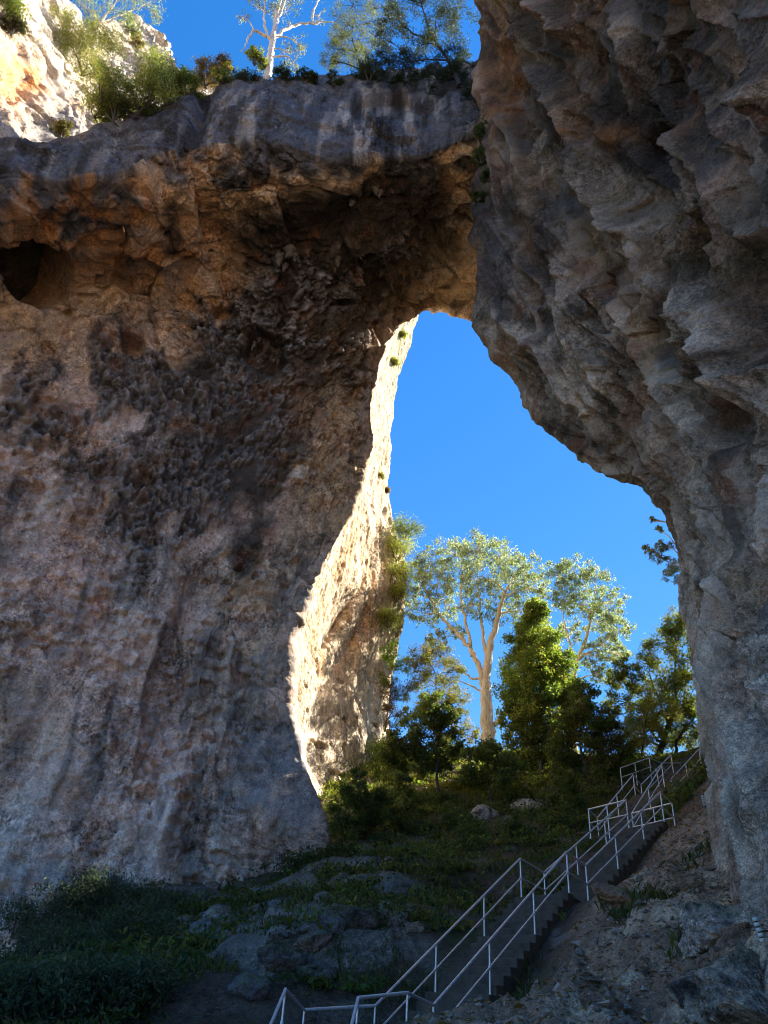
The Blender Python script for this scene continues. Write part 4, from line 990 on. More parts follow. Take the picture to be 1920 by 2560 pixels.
for i, (px, py) in enumerate(SP):
    k = gs.uniform(.5, 1.9); jit = gs.uniform(.6, 1.2, 2); rot = gs.uniform(-.3, .3, 3) + np.array([0, 0, gs.uniform(0, 6)])
    j = min((j for j in range(len(SHORT)) if SHORT[j]), key=lambda j: math.hypot(px - BOULDERS[j][0], py - BOULDERS[j][1]))
    dx, dy = px - BOULDERS[j][0], py - BOULDERS[j][1]
    side = ('right of' if dx > 0 else 'left of') if abs(dx) > abs(dy) else ('below' if dy > 0 else 'above')
    lab = '%s %s broken block %s %s' % ('tiny' if k < .95 else 'small' if k < 1.45 else 'larger', TONE[i % 4], side, SHORT[j])
    if lab in used_labels: continue
    used_labels.add(lab)
    q, h_ = ground_hit(px, py); o = SCREE[i % 4] if first[i % 4] else SCREE[i % 4].copy()
    if not first[i % 4]: COL.objects.link(o)
    first[i % 4] = False
    o.scale = (k, k * jit[0], k * jit[1]); o.location = (q[0], q[1], float(terr_d(q[0], q[1])[0]) + .02); o.rotation_euler = rot
    o['label'] = lab; o['category'] = 'rock'; o['group'] = 'broken blocks on the slope'

# rough pale outcrop at the foot of the overhanging wall
OUT = [(1800, 2350, (.9, .7, .6), 'pale patched outcrop under the foot of the overhanging wall', (.36, .30, .25)), (1850, 2500, (1.0, .8, .5), 'mottled tan rock lump in the bottom corner', (.30, .25, .20)),
       (1560, 2270, (.8, .5, .3), 'rusty flat rock half buried in the soil bank', (.26, .17, .11))]
for i, (px, py, sz, lab, tn) in enumerate(OUT):
    q, h = ground_hit(px, py, 6.0)
    o = add('outcrop', rock_mesh('outcrop', np.array(sz), 140 + i * 7, 6, tint=tn), None, (q[0], q[1], float(terr_d(q[0], q[1])[0]) - sz[2] * .15), label=lab, category='outcrop', group='outcrops by the overhanging wall')
    o.rotation_euler = (.1 * math.sin(i), .15, rng.uniform(-.6, .6))

# loose gravel on the bare soil bank
def build_gravel():
    g = np.random.default_rng(5); n = 2600
    t = g.uniform(0, 1, n); y = 9 + 17 * t; x = 1.6 + (y - 14) * .66 + g.uniform(.6, 6, n)
    z = terr_d(x, y); s = g.uniform(.015, .07, n) * (1 + 1.5 * (g.uniform(size=n) > .95))
    base = np.array([(1, 0, 0), (-1, 0, 0), (0, 1, 0), (0, -1, 0), (0, 0, .7), (0, 0, -.7)], float)
    fc = np.array([(0, 2, 4), (2, 1, 4), (1, 3, 4), (3, 0, 4), (2, 0, 5), (1, 2, 5), (3, 1, 5), (0, 3, 5)])
    V = np.stack([x, y, z], 1)[:, None] + s[:, None, None] * (base[None] * g.uniform(.6, 1.3, (n, 6, 1)) + g.normal(size=(n, 6, 3)) * .15)
    F = (np.arange(n)[:, None, None] * 6 + fc[None]).reshape(-1, 3)
    c = np.repeat(np.array([.24, .20, .16]) * g.uniform(.4, 1.5, (n, 1)), 6, 0)
    add('gravel', to_mesh('gravel', V.reshape(-1, 3), F, False, M_ROCK_NEAR, c), kind='stuff', label='loose stones on the bare soil bank beside the stairs')
build_gravel()
def build_litter():
    g = np.random.default_rng(6); n = 16000
    y = 9 + 40 * g.uniform(0, 1, n); x = np.where(g.uniform(size=n) < .5, 1.4 + (y - 14) * .64 + g.uniform(.3, 5, n), -12 + 28 * g.uniform(0, 1, n))
    k = stair_dist(np.stack([x, y, 0 * x], 1)) > .8; x, y = x[k], y[k]; n = len(x)
    C0 = np.stack([x, y, terr_d(x, y) + .015], 1); th = g.uniform(0, 6.28, n); L = g.uniform(.03, .09, n)[:, None]
    a = np.stack([np.cos(th), np.sin(th), g.normal(size=n) * .3], 1) * L; b = np.stack([-np.sin(th), np.cos(th), g.normal(size=n) * .3], 1) * L * .4
    V = np.stack([C0 - a, C0 + b + [0, 0, .01], C0 + a, C0 - b + [0, 0, .01]], 1).reshape(-1, 3)
    c = np.array([.20, .125, .06]) * g.uniform(.4, 1.7, (n, 1))
    add('leaf_litter', to_mesh('leaf_litter', V, np.arange(4 * n).reshape(n, 4), False, M_LEAF, np.repeat(c, 4, 0)), kind='stuff', label='brown dead leaves strewn over soil and slope')
build_litter()

# ------------------------------------------------------------------ hanging lumps and stalactites under the arch (parts of the arch)
ARCH = bpy.data.objects['rock_arch']
def stalactite(px, py, ln, r, tint, seed, h=None, parent=None):
    g = np.random.default_rng(seed); h = ARCH_H(np.array([px]), np.array([py]))[0] if h is None else h
    c = ph(px, py, h + .05); k = 12; t = np.linspace(0, 1, k)
    path = c + np.stack([.06 * ln * np.sin(t * 5 + seed), .05 * ln * np.cos(t * 4 + seed), .5 * ln * .6 - ln * t], 1)
    rad = r * (1 - t) ** .6 * (1 + .35 * np.sin(t * 17 + seed)) + .01; rad[0] *= .7
    V, F, cc = tube(path, rad, 10, tint); V = V + .3 * r * np.stack([noise(V, r * .8, seed), noise(V, r * .8, seed + 1), noise(V, r * .8, seed + 2)], 1)
    cc = cc * (1 + .4 * noise(V, r, seed + 7))[:, None]
    add('stalactite', to_mesh('stalactite', V, F, True, M_ROCK, np.clip(cc, .012, .5)), parent or ARCH)
g_ = np.random.default_rng(11)
for px, py, s in ((700, 645, 1.3), (722, 628, 1.5), (738, 640, 1.0), (712, 668, .9), (845, 648, 1.2), (838, 668, .8), (578, 738, .7), (940, 470, 1.2), (950, 480, 1.0), (880, 505, .9)):
    stalactite(px, py, .75 * s, .20 * s, (.17, .155, .14), int(px))
for i in range(46):
    u = g_.uniform(); px, py = (g_.uniform(600, 900), g_.uniform(740, 960)) if i < 22 else (g_.uniform(900, 1080), g_.uniform(560, 730))
    stalactite(px, py, g_.uniform(.35, 1.1), g_.uniform(.08, .2), np.array([.10, .085, .07]) * g_.uniform(.6, 1.6), 100 + i)

# ------------------------------------------------------------------ trees in the opening
EUC = (.24, .27, .19); EUCB = (.80, .71, .58)
def P(px, py, h): return ph(px, py, h)
h = 56
tree('eucalyptus_tree', 'tall pale trunked eucalyptus standing in the arch opening', 'tree',
     [P(1226, 1888, h), P(1217, 1800, h), P(1216, 1720, h), P(1222, 1640, h), P(1240, 1560, h), P(1262, 1480, h - 1)],
     [cl(x, y, h + dz, r, f) for x, y, r, dz, f in ((1082, 1402, 52, 0, 1), (1132, 1384, 55, 1, 1), (1190, 1378, 58, -1, 1.1), (1250, 1392, 56, 1, 1.1), (1300, 1424, 54, 0, 1), (1328, 1470, 46, -1, .8), (1042, 1440, 42, 1, .7),
      (1092, 1462, 52, -1, .8), (1150, 1448, 56, 1, .9), (1210, 1446, 54, -2, .9), (1270, 1468, 54, 2, .9), (1062, 1535, 46, 0, .6), (1115, 1520, 44, 2, .6), (1182, 1512, 44, -1, .5), (1030, 1492, 36, 1, .5), (1245, 1530, 42, 1, .5), (1090, 1598, 32, 0, .4), (1300, 1530, 42, 0, .6), (1140, 1580, 30, 1, .3))],
     EUC, EUCB, .60, (.26, .08), 1250, .5, .35, mat=M_LEAF_WAX, sub=26, tight=.20, tint2=(.36, .39, .32), seed=3, twig=.03,
     extra=[([P(1216, 1735, h), P(1195, 1660, h), P(1160, 1600, h), P(1118, 1560, h), P(1078, 1500, h), P(1052, 1450, h)], .26, .05),
            ([P(1180, 1640, h), P(1165, 1560, h), P(1152, 1490, h), P(1160, 1420, h)], .16, .04), ([P(1222, 1650, h), P(1205, 1570, h), P(1196, 1480, h), P(1192, 1410, h)], .17, .04),
            ([P(1212, 1700, h), P(1170, 1690, h), P(1120, 1640, h)], .12, .03), ([P(1236, 1812, h), P(1262, 1785, h), P(1300, 1778, h), P(1330, 1750, h)], .2, .05),
            ([P(1217, 1740, h), P(1180, 1715, h), P(1140, 1700, h)], .10, .03), ([P(1262, 1480, h - 1), P(1290, 1440, h), P(1320, 1430, h)], .12, .03)])
h = 63
tree('eucalyptus_tree', 'second eucalyptus with a loose pale crown behind the conical tree', 'tree',
     [P(1436, 1890, h), P(1428, 1760, h), P(1440, 1660, h), P(1468, 1590, h), P(1480, 1520, h)],
     [cl(x, y, h + (i % 3 - 1) * 1.2, r, f) for i, (x, y, r, f) in enumerate(((1396, 1438, 44, 1), (1440, 1430, 48, 1), (1488, 1458, 50, 1), (1526, 1508, 46, .9), (1542, 1566, 40, .8), (1500, 1556, 46, .8), (1450, 1508, 50, .9), (1408, 1500, 42, .8), (1520, 1618, 36, .6), (1480, 1636, 40, .6), (1548, 1634, 26, .4), (1432, 1575, 36, .6), (1504, 1686, 28, .4)))],
     EUC, EUCB, .40, (.28, .085), 1150, .5, .35, mat=M_LEAF_WAX, sub=24, tight=.20, tint2=(.36, .39, .32), seed=4, twig=.03,
     extra=[([P(1440, 1660, h), P(1420, 1590, h), P(1405, 1520, h)], .14, .04), ([P(1455, 1620, h), P(1500, 1610, h), P(1540, 1580, h)], .13, .03)])
h = 46
CON = (.155, .205, .045)
tree('conical_tree', 'dense yellow green conical tree with a dark trunk, in front of the eucalyptus', 'tree',
     [P(1366, 2138, 41), P(1362, 2060, 42.5), P(1352, 1970, 44), P(1356, 1850, h), P(1350, 1700, h), P(1342, 1540, h)],
     [cl(x, y, h + dz, r, f, t) for x, y, r, dz, f, t in ((1341, 1520, 30, 0, .8, CON), (1336, 1562, 42, .4, 1, CON), (1312, 1612, 46, 0, 1, CON), (1364, 1606, 46, -.6, 1, CON), (1296, 1668, 50, .3, 1.1, CON), (1348, 1664, 54, -1, 1.2, CON), (1394, 1664, 48, .2, 1.1, CON),
      (1286, 1730, 48, 0, 1, CON), (1340, 1728, 54, -1, 1.2, CON), (1408, 1722, 52, .3, 1.1, CON), (1284, 1788, 42, .2, .9, (.11, .13, .03)), (1345, 1790, 54, -1, 1.1, (.11, .13, .03)), (1424, 1772, 46, .3, 1, CON), (1300, 1846, 42, 0, .8, (.11, .13, .03)), (1360, 1850, 50, -.8, .9, (.11, .13, .03)), (1410, 1836, 46, .2, .8, (.11, .13, .03)), (1330, 1905, 40, 0, .6, (.11, .13, .03)))],  # lower clumps tinted darker: shade low in the crown put into the leaves
     CON, (.055, .045, .035), .20, (.17, .09), 2900, .15, .3, sub=28, tight=.30, tint2=(.26, .28, .06), seed=5,
     extra=[([P(1352, 1990, 43.5), P(1325, 1945, 44), P(1300, 1915, 44.5)], .09, .03), ([P(1356, 2040, 43), P(1378, 1960, 44), P(1385, 1880, 45)], .08, .03)])
DK = (.12, .15, .038)
def small_tree(label, trunk, cls, h, tint, r0=.09, leaf=(.17, .085), dens=1350, **kw):
    return tree(kw.pop('name', 'tree'), label, 'tree', [P(x, y, h) for x, y in trunk], [cl(x, y, h + ((i * 7) % 5 - 2) * .4, r, f) for i, (x, y, r, f) in enumerate(cls)], tint, kw.pop('bark', (.055, .045, .038)), r0, leaf, dens, kw.pop('droop', .2), .3, **kw)
small_tree('dark slender tree with a thin bent trunk next to the sunlit cliff', [(1099, 2048), (1096, 1985), (1092, 1930), (1096, 1880), (1088, 1790), (1080, 1740)],
           [(1082, 1762, 36, .8), (1052, 1806, 44, 1), (1110, 1820, 42, 1), (1022, 1856, 42, 1), (1076, 1866, 46, 1.1), (1130, 1872, 36, .8), (1038, 1906, 40, .9), (1000, 1896, 36, .8), (1116, 1784, 30, .6), (1104, 1920, 34, .6), (990, 1850, 30, .6)], 41, DK, .10, tint2=(.09, .10, .025))
small_tree('short dark tree beside the pale flat topped boulder', [(1237, 2084), (1232, 2040), (1226, 1990), (1214, 1950)],
           [(1190, 1902, 40, .9), (1238, 1892, 46, 1), (1220, 1936, 42, 1), (1280, 1912, 40, .9), (1178, 1946, 30, .6), (1262, 1950, 34, .7)], 40, DK, .09)
small_tree('dark leaning tree standing just above the second landing', [(1492, 2006), (1480, 1960), (1462, 1910), (1450, 1850), (1458, 1770)],
           [(1440, 1776, 42, 1), (1484, 1796, 46, 1), (1424, 1830, 46, 1), (1500, 1846, 50, 1.1), (1462, 1876, 50, 1.1), (1540, 1872, 40, .9), (1396, 1876, 36, .8), (1462, 1732, 34, .7), (1520, 1800, 36, .8), (1430, 1920, 36, .7), (1510, 1910, 38, .7)], 43, DK, .13, tint2=(.10, .085, .025))
small_tree('broad dark tree with a crooked trunk beside the overhanging wall', [(1642, 1922), (1652, 1870), (1668, 1820), (1690, 1770), (1688, 1700), (1690, 1610)],
           [(1682, 1556, 38, .8), (1722, 1566, 42, .9), (1662, 1612, 46, 1), (1712, 1632, 50, 1.1), (1622, 1676, 46, 1), (1682, 1696, 52, 1.1), (1738, 1696, 46, 1), (1642, 1756, 50, 1.1), (1704, 1766, 54, 1.2), (1584, 1700, 38, .8), (1606, 1790, 46, 1), (1736, 1790, 50, 1.1), (1664, 1830, 46, .9), (1594, 1846, 44, .9), (1546, 1760, 36, .8), (1560, 1670, 30, .6), (1536, 1700, 26, .5), (1730, 1850, 40, .8)],
           54, (.12, .14, .03), .24, dens=1700, tint2=(.17, .17, .035), extra=[([P(1655, 1862, 54), P(1630, 1830, 54), P(1610, 1780, 54)], .12, .03), ([P(1690, 1900, 54), P(1700, 1840, 54), P(1740, 1790, 54)], .13, .03), ([P(1672, 1810, 54), P(1650, 1760, 54), P(1625, 1690, 54)], .1, .03)])
small_tree('yellow green feathery tree in front of the broad dark tree', [(1602, 1925), (1606, 1880), (1612, 1820), (1622, 1770)],
           [(1622, 1750, 38, 1), (1654, 1784, 42, 1), (1592, 1800, 38, .9), (1566, 1832, 36, .8), (1636, 1830, 36, .8), (1606, 1856, 34, .7)], 51, (.15, .15, .03), .10, leaf=(.16, .035), tint2=(.21, .17, .04))
small_tree('feathery golden wattle tree behind the slender dark tree', [(1092, 1900), (1092, 1830), (1088, 1760), (1092, 1690)],
           [(1058, 1640, 40, .9), (1102, 1632, 40, .9), (1088, 1680, 44, 1), (1132, 1682, 36, .8), (1048, 1702, 40, .9), (1112, 1730, 40, .9), (1152, 1742, 30, .6), (1070, 1760, 36, .8), (1142, 1796, 34, .7), (1030, 1660, 30, .6), (1170, 1836, 26, .5)], 50, (.16, .16, .05), .12, leaf=(.18, .045), tint2=(.21, .155, .055), bark=(.16, .12, .08))
small_tree('small dark sapling in front of the foot of the sunlit cliff', [(914, 2112), (908, 2060), (902, 2000), (894, 1955)],
           [(880, 1986, 34, .8), (928, 1996, 38, .9), (850, 2012, 32, .7), (906, 2036, 44, 1.1), (958, 2016, 38, .9), (862, 2060, 40, 1), (940, 2066, 44, 1.1), (990, 2046, 34, .8), (900, 1945, 24, .5), (890, 2090, 44, 1)], 35, DK, .08, leaf=(.13, .06), tint2=(.06, .07, .02))
small_tree('bare thin tree with grey leaves peeping from behind the overhanging wall', [(1830, 1960), (1812, 1800), (1790, 1600), (1770, 1480), (1730, 1430)],
           [(1640, 1388, 24, 1), (1662, 1362, 20, .8), (1682, 1408, 22, .9), (1632, 1300, 10, .3), (1644, 1326, 12, .4), (1620, 1372, 14, .4), (1700, 1440, 24, .8), (1668, 1440, 16, .4)], 47, EUC, .3, leaf=(.24, .065), dens=420, bark=EUCB, name='eucalyptus_tree', mat=M_LEAF_WAX, droop=.4)

small_tree('thin young tree between the sapling and the slender dark tree', [(1012, 2092), (1010, 2040), (1004, 1990), (1008, 1950)], [(1006, 1952, 24, .6), (1030, 1985, 28, .8), (988, 1990, 26, .7), (1016, 2020, 32, .9), (1040, 2030, 22, .6)], 37.5, DK, .06, leaf=(.13, .06), tint2=(.10, .12, .03))
small_tree('thin young tree with a forked stem behind the second flight of stairs', [(1432, 2110), (1428, 2050), (1420, 2000), (1412, 1950)], [(1410, 1950, 30, .8), (1440, 1975, 32, .8), (1390, 1990, 30, .8), (1425, 2010, 34, .9)], 37, DK, .06, leaf=(.13, .06), tint2=(.09, .11, .03))
small_tree('leafy young tree at the cliff foot beside the dark green bush', [(975, 2005), (972, 1960), (970, 1900)], [(968, 1885, 34, .9), (990, 1920, 34, .9), (955, 1930, 32, .8), (985, 1960, 34, .9)], 42, (.09, .12, .03), .06, leaf=(.14, .065), tint2=(.15, .17, .04))

# bushes and creepers rooted on the cliff edge
def cliff_bush(px, py, h, rpx, label, tint, **kw):
    return bush(px, py, h, rpx, label, tint, ground=False, **kw)
GRN = (.13, .155, .03); YG = (.27, .28, .085)
HC = 50.5
tree('creeper', 'bright green creeper with brown dead stems hanging on the cliff edge', 'creeper', [P(962, 1830, HC), P(975, 1740, HC), P(980, 1660, HC)],
     [cl(972, 1628, HC - .3, 34, 1, (.17, .25, .03)), cl(1000, 1664, HC - .1, 34, 1, (.17, .25, .03)), cl(978, 1690, HC - .7, 30, .8, (.12, .15, .025)), cl(985, 1730, HC - .5, 36, 1, (.13, .085, .05)), cl(1008, 1740, HC - .1, 30, .8, (.11, .12, .03)), cl(982, 1782, HC - .5, 34, 1, (.12, .085, .05)), cl(1006, 1790, HC - .1, 26, .6, (.09, .08, .03))],
     (.1, .1, .03), (.12, .09, .06), .06, (.13, .05), 1300, .4, .3, ground=False)
for x, y, r, lab, t in ((1003, 1318, 26, 'round tuft at the shoulder of the sunlit cliff, topmost of the large tufts', GRN), (984, 1368, 30, 'yellow green tuft just under the topmost shoulder tuft', YG), (978, 1432, 32, 'straggly tuft midway down the sunlit cliff edge', YG), (985, 1480, 22, 'thin tuft above the notch of the sunlit cliff edge', YG), (962, 1540, 24, 'sparse tuft on the cliff above the creeper', YG),
                        (1020, 836, 14, 'small tuft high on the sunlit cliff, right under the arch', YG), (1000, 905, 16, 'small straw coloured tuft below the highest cliff tuft', YG), (968, 1190, 14, 'tiny tuft on the cliff edge above the shoulder', YG), (980, 1225, 12, 'tiny rusty tuft just above the shoulder tuft', (.2, .11, .05)), (952, 1880, 34, 'dark green bush at the foot of the sunlit cliff', DK), (955, 1960, 30, 'low bush behind the sapling at the cliff foot', (.07, .08, .025))):
    x = x + (-16 if r <= 20 else 8 if y < 1700 else 0)
    cliff_bush(x, y, REV_H(x, y) - (.35 if r <= 20 else 1.6 if y < 1700 else 4), r * (1.5 if r > 20 else .75), lab, tuple(np.array(t) * 1.15), category='plant', name='cliff_plant', dens=int(1000 + 40 * r), leaf=(.22, .05), group='plants on the sunlit cliff edge', tight=.95, n=9, droop=.45, tint2=tuple(np.array(t) * .7))

# ------------------------------------------------------------------ plants on top of the arch and the crag
EDGE = lambda px: float(np.interp(px, [0, 300, 540, 640, 765, 900, 1100], [31.6, 30.1, 28.6, 27.6, 27, 26.6, 26.8]))
h = EDGE(665) - .2
tree('eucalyptus_tree', 'white limbed eucalyptus with few leaves growing on top of the arch', 'tree',
     [P(664, 225, h), P(672, 165, h), P(680, 110, h), P(688, 60, h), P(700, 0, h), P(712, -70, h)],
     [cl(x, y, h, r, f) for x, y, r, f in ((718, 22, 34, .6), (722, 132, 26, .4), (748, 108, 24, .35), (642, 12, 26, .4), (700, -50, 50, 1), (765, -30, 40, .7), (606, 40, 16, .15), (735, 160, 16, .2), (690, 20, 20, .3), (800, 40, 18, .2))],
     (.24, .24, .15), (.80, .70, .58), .30, (.17, .05), 700, .5, .35, mat=M_LEAF_WAX, sub=10, tight=.3, seed=15, ground=False, twig=.016,
     extra=[([P(683, 92, h), P(712, 74, h), P(745, 60, h), P(783, 58, h), P(815, 54, h), P(850, 66, h)], .13, .03), ([P(783, 58, h), P(782, 32, h), P(796, 0, h), P(802, -30, h)], .08, .03), ([P(680, 100, h), P(655, 84, h), P(636, 78, h), P(622, 92, h), P(616, 110, h), P(600, 130, h)], .12, .02),
            ([P(668, 92, h), P(660, 50, h), P(662, 10, h), P(650, -40, h)], .10, .03), ([P(636, 78, h), P(624, 55, h), P(606, 40, h)], .05, .015), ([P(690, 60, h), P(704, 25, h), P(722, -20, h)], .11, .04)])
h = 44
tree('eucalyptus_tree', 'thin eucalyptus with grey leaves leaning over the sunlit crag', 'tree', [P(238, 85, h), P(262, 40, h), P(285, 12, h), P(305, -30, h)],
     [cl(x, y, h, r, f) for x, y, r, f in ((228, 22, 36, .8), (282, 14, 40, .8), (334, 22, 34, .7), (372, 12, 30, .6), (392, 42, 16, .3), (198, 10, 32, .6), (250, -45, 55, 1), (345, -40, 50, .8), (310, 45, 24, .4))],
     EUC, (.5, .44, .36), .16, (.2, .06), 800, .4, .35, mat=M_LEAF_WAX, sub=12, seed=16, ground=False, extra=[([P(255, 55, h), P(300, 38, h), P(345, 20, h), P(375, 5, h)], .07, .02)])
tree('bush', 'large dark bush with golden tips clinging to the crag', 'bush', [P(205, 190, 39.5), P(200, 140, 39), P(215, 100, 39)],
     [cl(160, 52, 38.9, 30, .8, YG), cl(188, 78, 38.7, 36, 1), cl(218, 108, 38.5, 36, 1), cl(262, 92, 38.7, 36, 1.1), cl(288, 108, 38.9, 30, .9), cl(240, 74, 38.9, 30, .8, YG), cl(184, 128, 38.5, 36, 1), cl(214, 156, 38.5, 39.5, .9, YG), cl(240, 178, 38.3, 26, .7, YG), cl(168, 100, 38.5, 30, .7)],
     (.10, .105, .022), (.12, .09, .06), .08, (.12, .05), 1500, .15, .3, sub=14, tight=.4, tint2=(.17, .14, .03), seed=17, ground=False)
ORG = (.20, .13, .05)
TOPS = [(270, 222, 40, 31.5, YG, 'rounded yellow green shrub at the foot of the crag'), (325, 232, 46, 30.5, YG, 'bright bushy shrub next to the one at the crag foot'), (384, 236, 44, 29.5, YG, 'dense yellow green shrub in the middle of the arch top row'), (296, 276, 40, 29.5, (.11, .115, .03), 'olive shrub leaning over the outer end of the arch top'),
        (346, 268, 36, 29, (.12, .12, .035), 'small olive shrub in front of the bright bushy one'), (436, 204, 40, 29.5, GRN, 'green shrub behind the dark notch in the arch top'), (474, 222, 32, 28.6, GRN, 'low green shrub above the dark notch'), (520, 190, 36, 28.6, ORG, 'rusty orange tipped shrub on the arch top'), (548, 166, 26, 28.6, ORG, 'upright orange brown shrub beside the rusty one'),
        (566, 206, 30, 28, GRN, 'green shrub between rusty shrub and white eucalyptus'), (600, 214, 26, 27.6, (.06, .07, .025), 'dark grassy clump at the root of the white eucalyptus'), (636, 206, 28, 27.4, (.05, .06, .02), 'dark clump just behind the eucalyptus root'), (700, 196, 26, 27.4, (.05, .06, .02), 'low dark clump to the far side of the white eucalyptus'), (640, 150, 18, 27.8, YG, 'wispy yellow sprig beside the white trunk'),
        (762, 196, 24, 27, (.05, .06, .02), 'dark low bush on the arch top before the fine leaved tree'), (836, 200, 20, 26.5, (.06, .07, .022), 'dark bush under the fine leaved tree'), (925, 186, 34, 26.5, (.05, .06, .02), 'dark bush between the two trees on the arch top'), (1000, 215, 22, 26.3, (.045, .055, .02), 'dark bush trailing over the arch rim under the twisted tree'),
        (1065, 212, 32, 26.5, (.045, .055, .02), 'dark bush spilling over the rim near the overhanging wall'), (1140, 240, 34, 26.3, (.04, .05, .018), 'dark bush in the corner between arch rim and overhanging wall'), (405, 196, 34, 29.4, YG, 'tall yellow shrub between crag and rusty shrub'), (250, 262, 34, 30.5, YG, 'leafy shrub at the outer end of the row below the crag'),
        (40, 70, 26, 35, (.05, .055, .02), 'dark spiky tuft on the bare crag face'), (8, 20, 40, 35, GRN, 'green tuft in the top corner above the crag'), (330, 62, 22, 47.5, GRN, 'small shrub on the crest of the crag'), (375, 150, 24, 46, YG, 'spindly shrub on the pale far block of the crag'), (160, 330, 22, 36, (.14, .12, .04), 'mossy tuft under the orange hollow'), (345, 110, 16, 47.5, (.2, .16, .07), 'dry sprig in a cleft of the crag')]
for x, y, r, hh, t, lab in TOPS:
    if hh < 32 and y > 145 and x > 250: hh = EDGE(x) - .5
    cliff_bush(x, y, hh, r * (1.5 if sum(t) > .5 else 1.2), lab, t, category='shrub', name='shrub', dens=int(900 + 50 * r), leaf=(.15, .055), group='shrubs along the top of the arch and crag', tint2=tuple(np.array(t) * 1.35), n=7)
h = 26.6
tree('tree', 'fine leaved sunlit tree on the arch top beside the white eucalyptus', 'tree', [P(905, 190, h), P(895, 140, h), P(880, 90, h), P(890, 30, h)],
     [cl(x, y, h, r, f) for x, y, r, f in ((868, 60, 34, .8), (900, 100, 36, .9), (846, 122, 30, .8), (828, 150, 24, .6), (890, 145, 34, .9), (880, 16, 34, .8), (925, 60, 34, .8), (950, 20, 34, .7), (850, 90, 24, .5))], (.15, .15, .05), (.06, .05, .04), .09, (.12, .04), 1500, .2, .3, sub=14, seed=18, ground=False, tint2=(.08, .08, .03))
tree('tree', 'dark twisted tree hanging over the arch top against the overhanging wall', 'tree', [P(1150, 215, 24.5), P(1120, 150, 24.5), P(1080, 90, 24.5), P(1060, 30, 24.5), P(1040, -40, 24.5)],
     [cl(x, y, 24.4, r, f) for x, y, r, f in ((960, 95, 34, .9), (1000, 60, 34, .8), (1010, 125, 40, 1), (1062, 110, 42, 1.1), (1104, 60, 42, 1), (1130, 120, 42, 1.1), (1150, 20, 44, 1), (960, 150, 32, .8), (1020, 165, 34, .9), (1090, 180, 34, .9), (1150, 170, 34, 1), (1040, 10, 30, .6), (1000, -10, 40, .7), (1100, -20, 50, 1), (985, 20, 26, .5), (1180, 230, 26, .7))],
     (.035, .042, .016), (.04, .033, .028), .12, (.13, .055), 1700, .2, .3, sub=14, seed=19, ground=False,
     extra=[([P(1080, 100, 24.5), P(1030, 80, 24.5), P(985, 40, 24.5), P(950, 10, 24.5)], .07, .02), ([P(1120, 150, 24.5), P(1060, 150, 24.5), P(1000, 160, 24.5), P(960, 190, 24.5)], .06, .015), ([P(1090, 110, 24.5), P(1090, 50, 24.5), P(1120, 0, 24.5)], .06, .02)])
for x, y, r, hh, lab in ((1214, 330, 26, 21.6, 'topmost green plant hanging at the edge of the overhanging wall'), (1204, 392, 26, 21.6, 'leafy plant hanging just below the topmost one'), (1226, 440, 22, 21.8, 'small hanging plant in a crevice of the wall edge'), (1196, 490, 20, 22, 'lowest hanging plant where the wall edge meets the arch')):
    cliff_bush(x, y, hh, r, lab, (.06, .095, .02), category='plant', name='hanging_plant', dens=1100, leaf=(.10, .05), group='plants hanging on the wall edge', droop=.5)

# ------------------------------------------------------------------ shrubs on the dark slope
LOW = [(70, 2330, 62, 'dark shrub against the foot of the pitted wall, outermost of all'), (170, 2300, 70, 'dark rounded shrub beside the outermost one'), (270, 2262, 62, 'tall dark shrub in front of the blue stained wall foot'), (360, 2275, 56, 'dark shrub at the inner end of the wall foot thicket'),
       (110, 2420, 74, 'big dark shrub in the middle of the thicket'), (230, 2390, 80, 'widest dark shrub of the thicket'), (340, 2370, 76, 'dark shrub spreading towards the pale blocky boulder'), (60, 2520, 76, 'lowest dark shrub in the bottom corner'), (200, 2500, 80, 'dark shrub at the bottom edge beside the corner one'), (330, 2480, 70, 'thin dark shrub below the thicket'), (430, 2300, 46, 'small dark shrub between thicket and dark slab')]
for x, y, r, lab in LOW:
    q, hh = ground_hit(x, y + r * .7)
    bush(x, y - 30, hh + .2, r * 1.35, lab, (.075, .105, .06), category='shrub', name='shrub', dens=3800, n=11, leaf=(.13, .045), group='dark thicket below the pitted wall', tint2=(.115, .125, .075), tight=.6)
MID = [(700, 2118, 30, 'fern like bush at the corner of the pitted wall'), (655, 2168, 26, 'small bush in front of the wall corner'), (752, 2165, 34, 'spreading bush below the wall corner'), (792, 2090, 36, 'dark bush in the shadow of the cliff foot'), (850, 2140, 36, 'bush under the small sapling'), (1150, 2050, 34, 'glossy bush between the two thin trees'), (1050, 2072, 32, 'glossy dark bush below the slender tree'), (965, 2112, 34, 'bush on the slope behind the lichen boulder'),
       (1180, 2090, 30, 'low glossy bush left of the short dark tree'), (1300, 2070, 30, 'low bush at the foot of the conical tree'), (840, 2210, 26, 'tiny bush above the long ledge'), (1000, 2160, 26, 'tuft like bush above the lichen boulder'), (1420, 2060, 26, 'dark bush behind the middle of the stairs'), (1110, 2000, 26, 'sunlit bush on the bank behind the slender tree'), (1010, 1985, 28, 'bright sunlit bush on the bank beside the cliff'), (1290, 1990, 26, 'sunlit bush behind the pale boulders'), (1170, 1960, 26, 'yellow green bush high on the sunlit bank'), (1060, 1940, 24, 'highest sunlit bush on the bank')]
for x, y, r, lab in MID:
    q, hh = ground_hit(x, y + r * .6)
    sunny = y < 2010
    bush(x, y, hh + .3, r * 1.5, lab, (.10, .13, .03) if sunny else (.055, .08, .025), category='bush', name='bush', dens=2400, n=8, leaf=(.10, .05), group='bushes on the slope', tint2=(.075, .095, .03))  # sunlight on the bank put into a brighter leaf tint

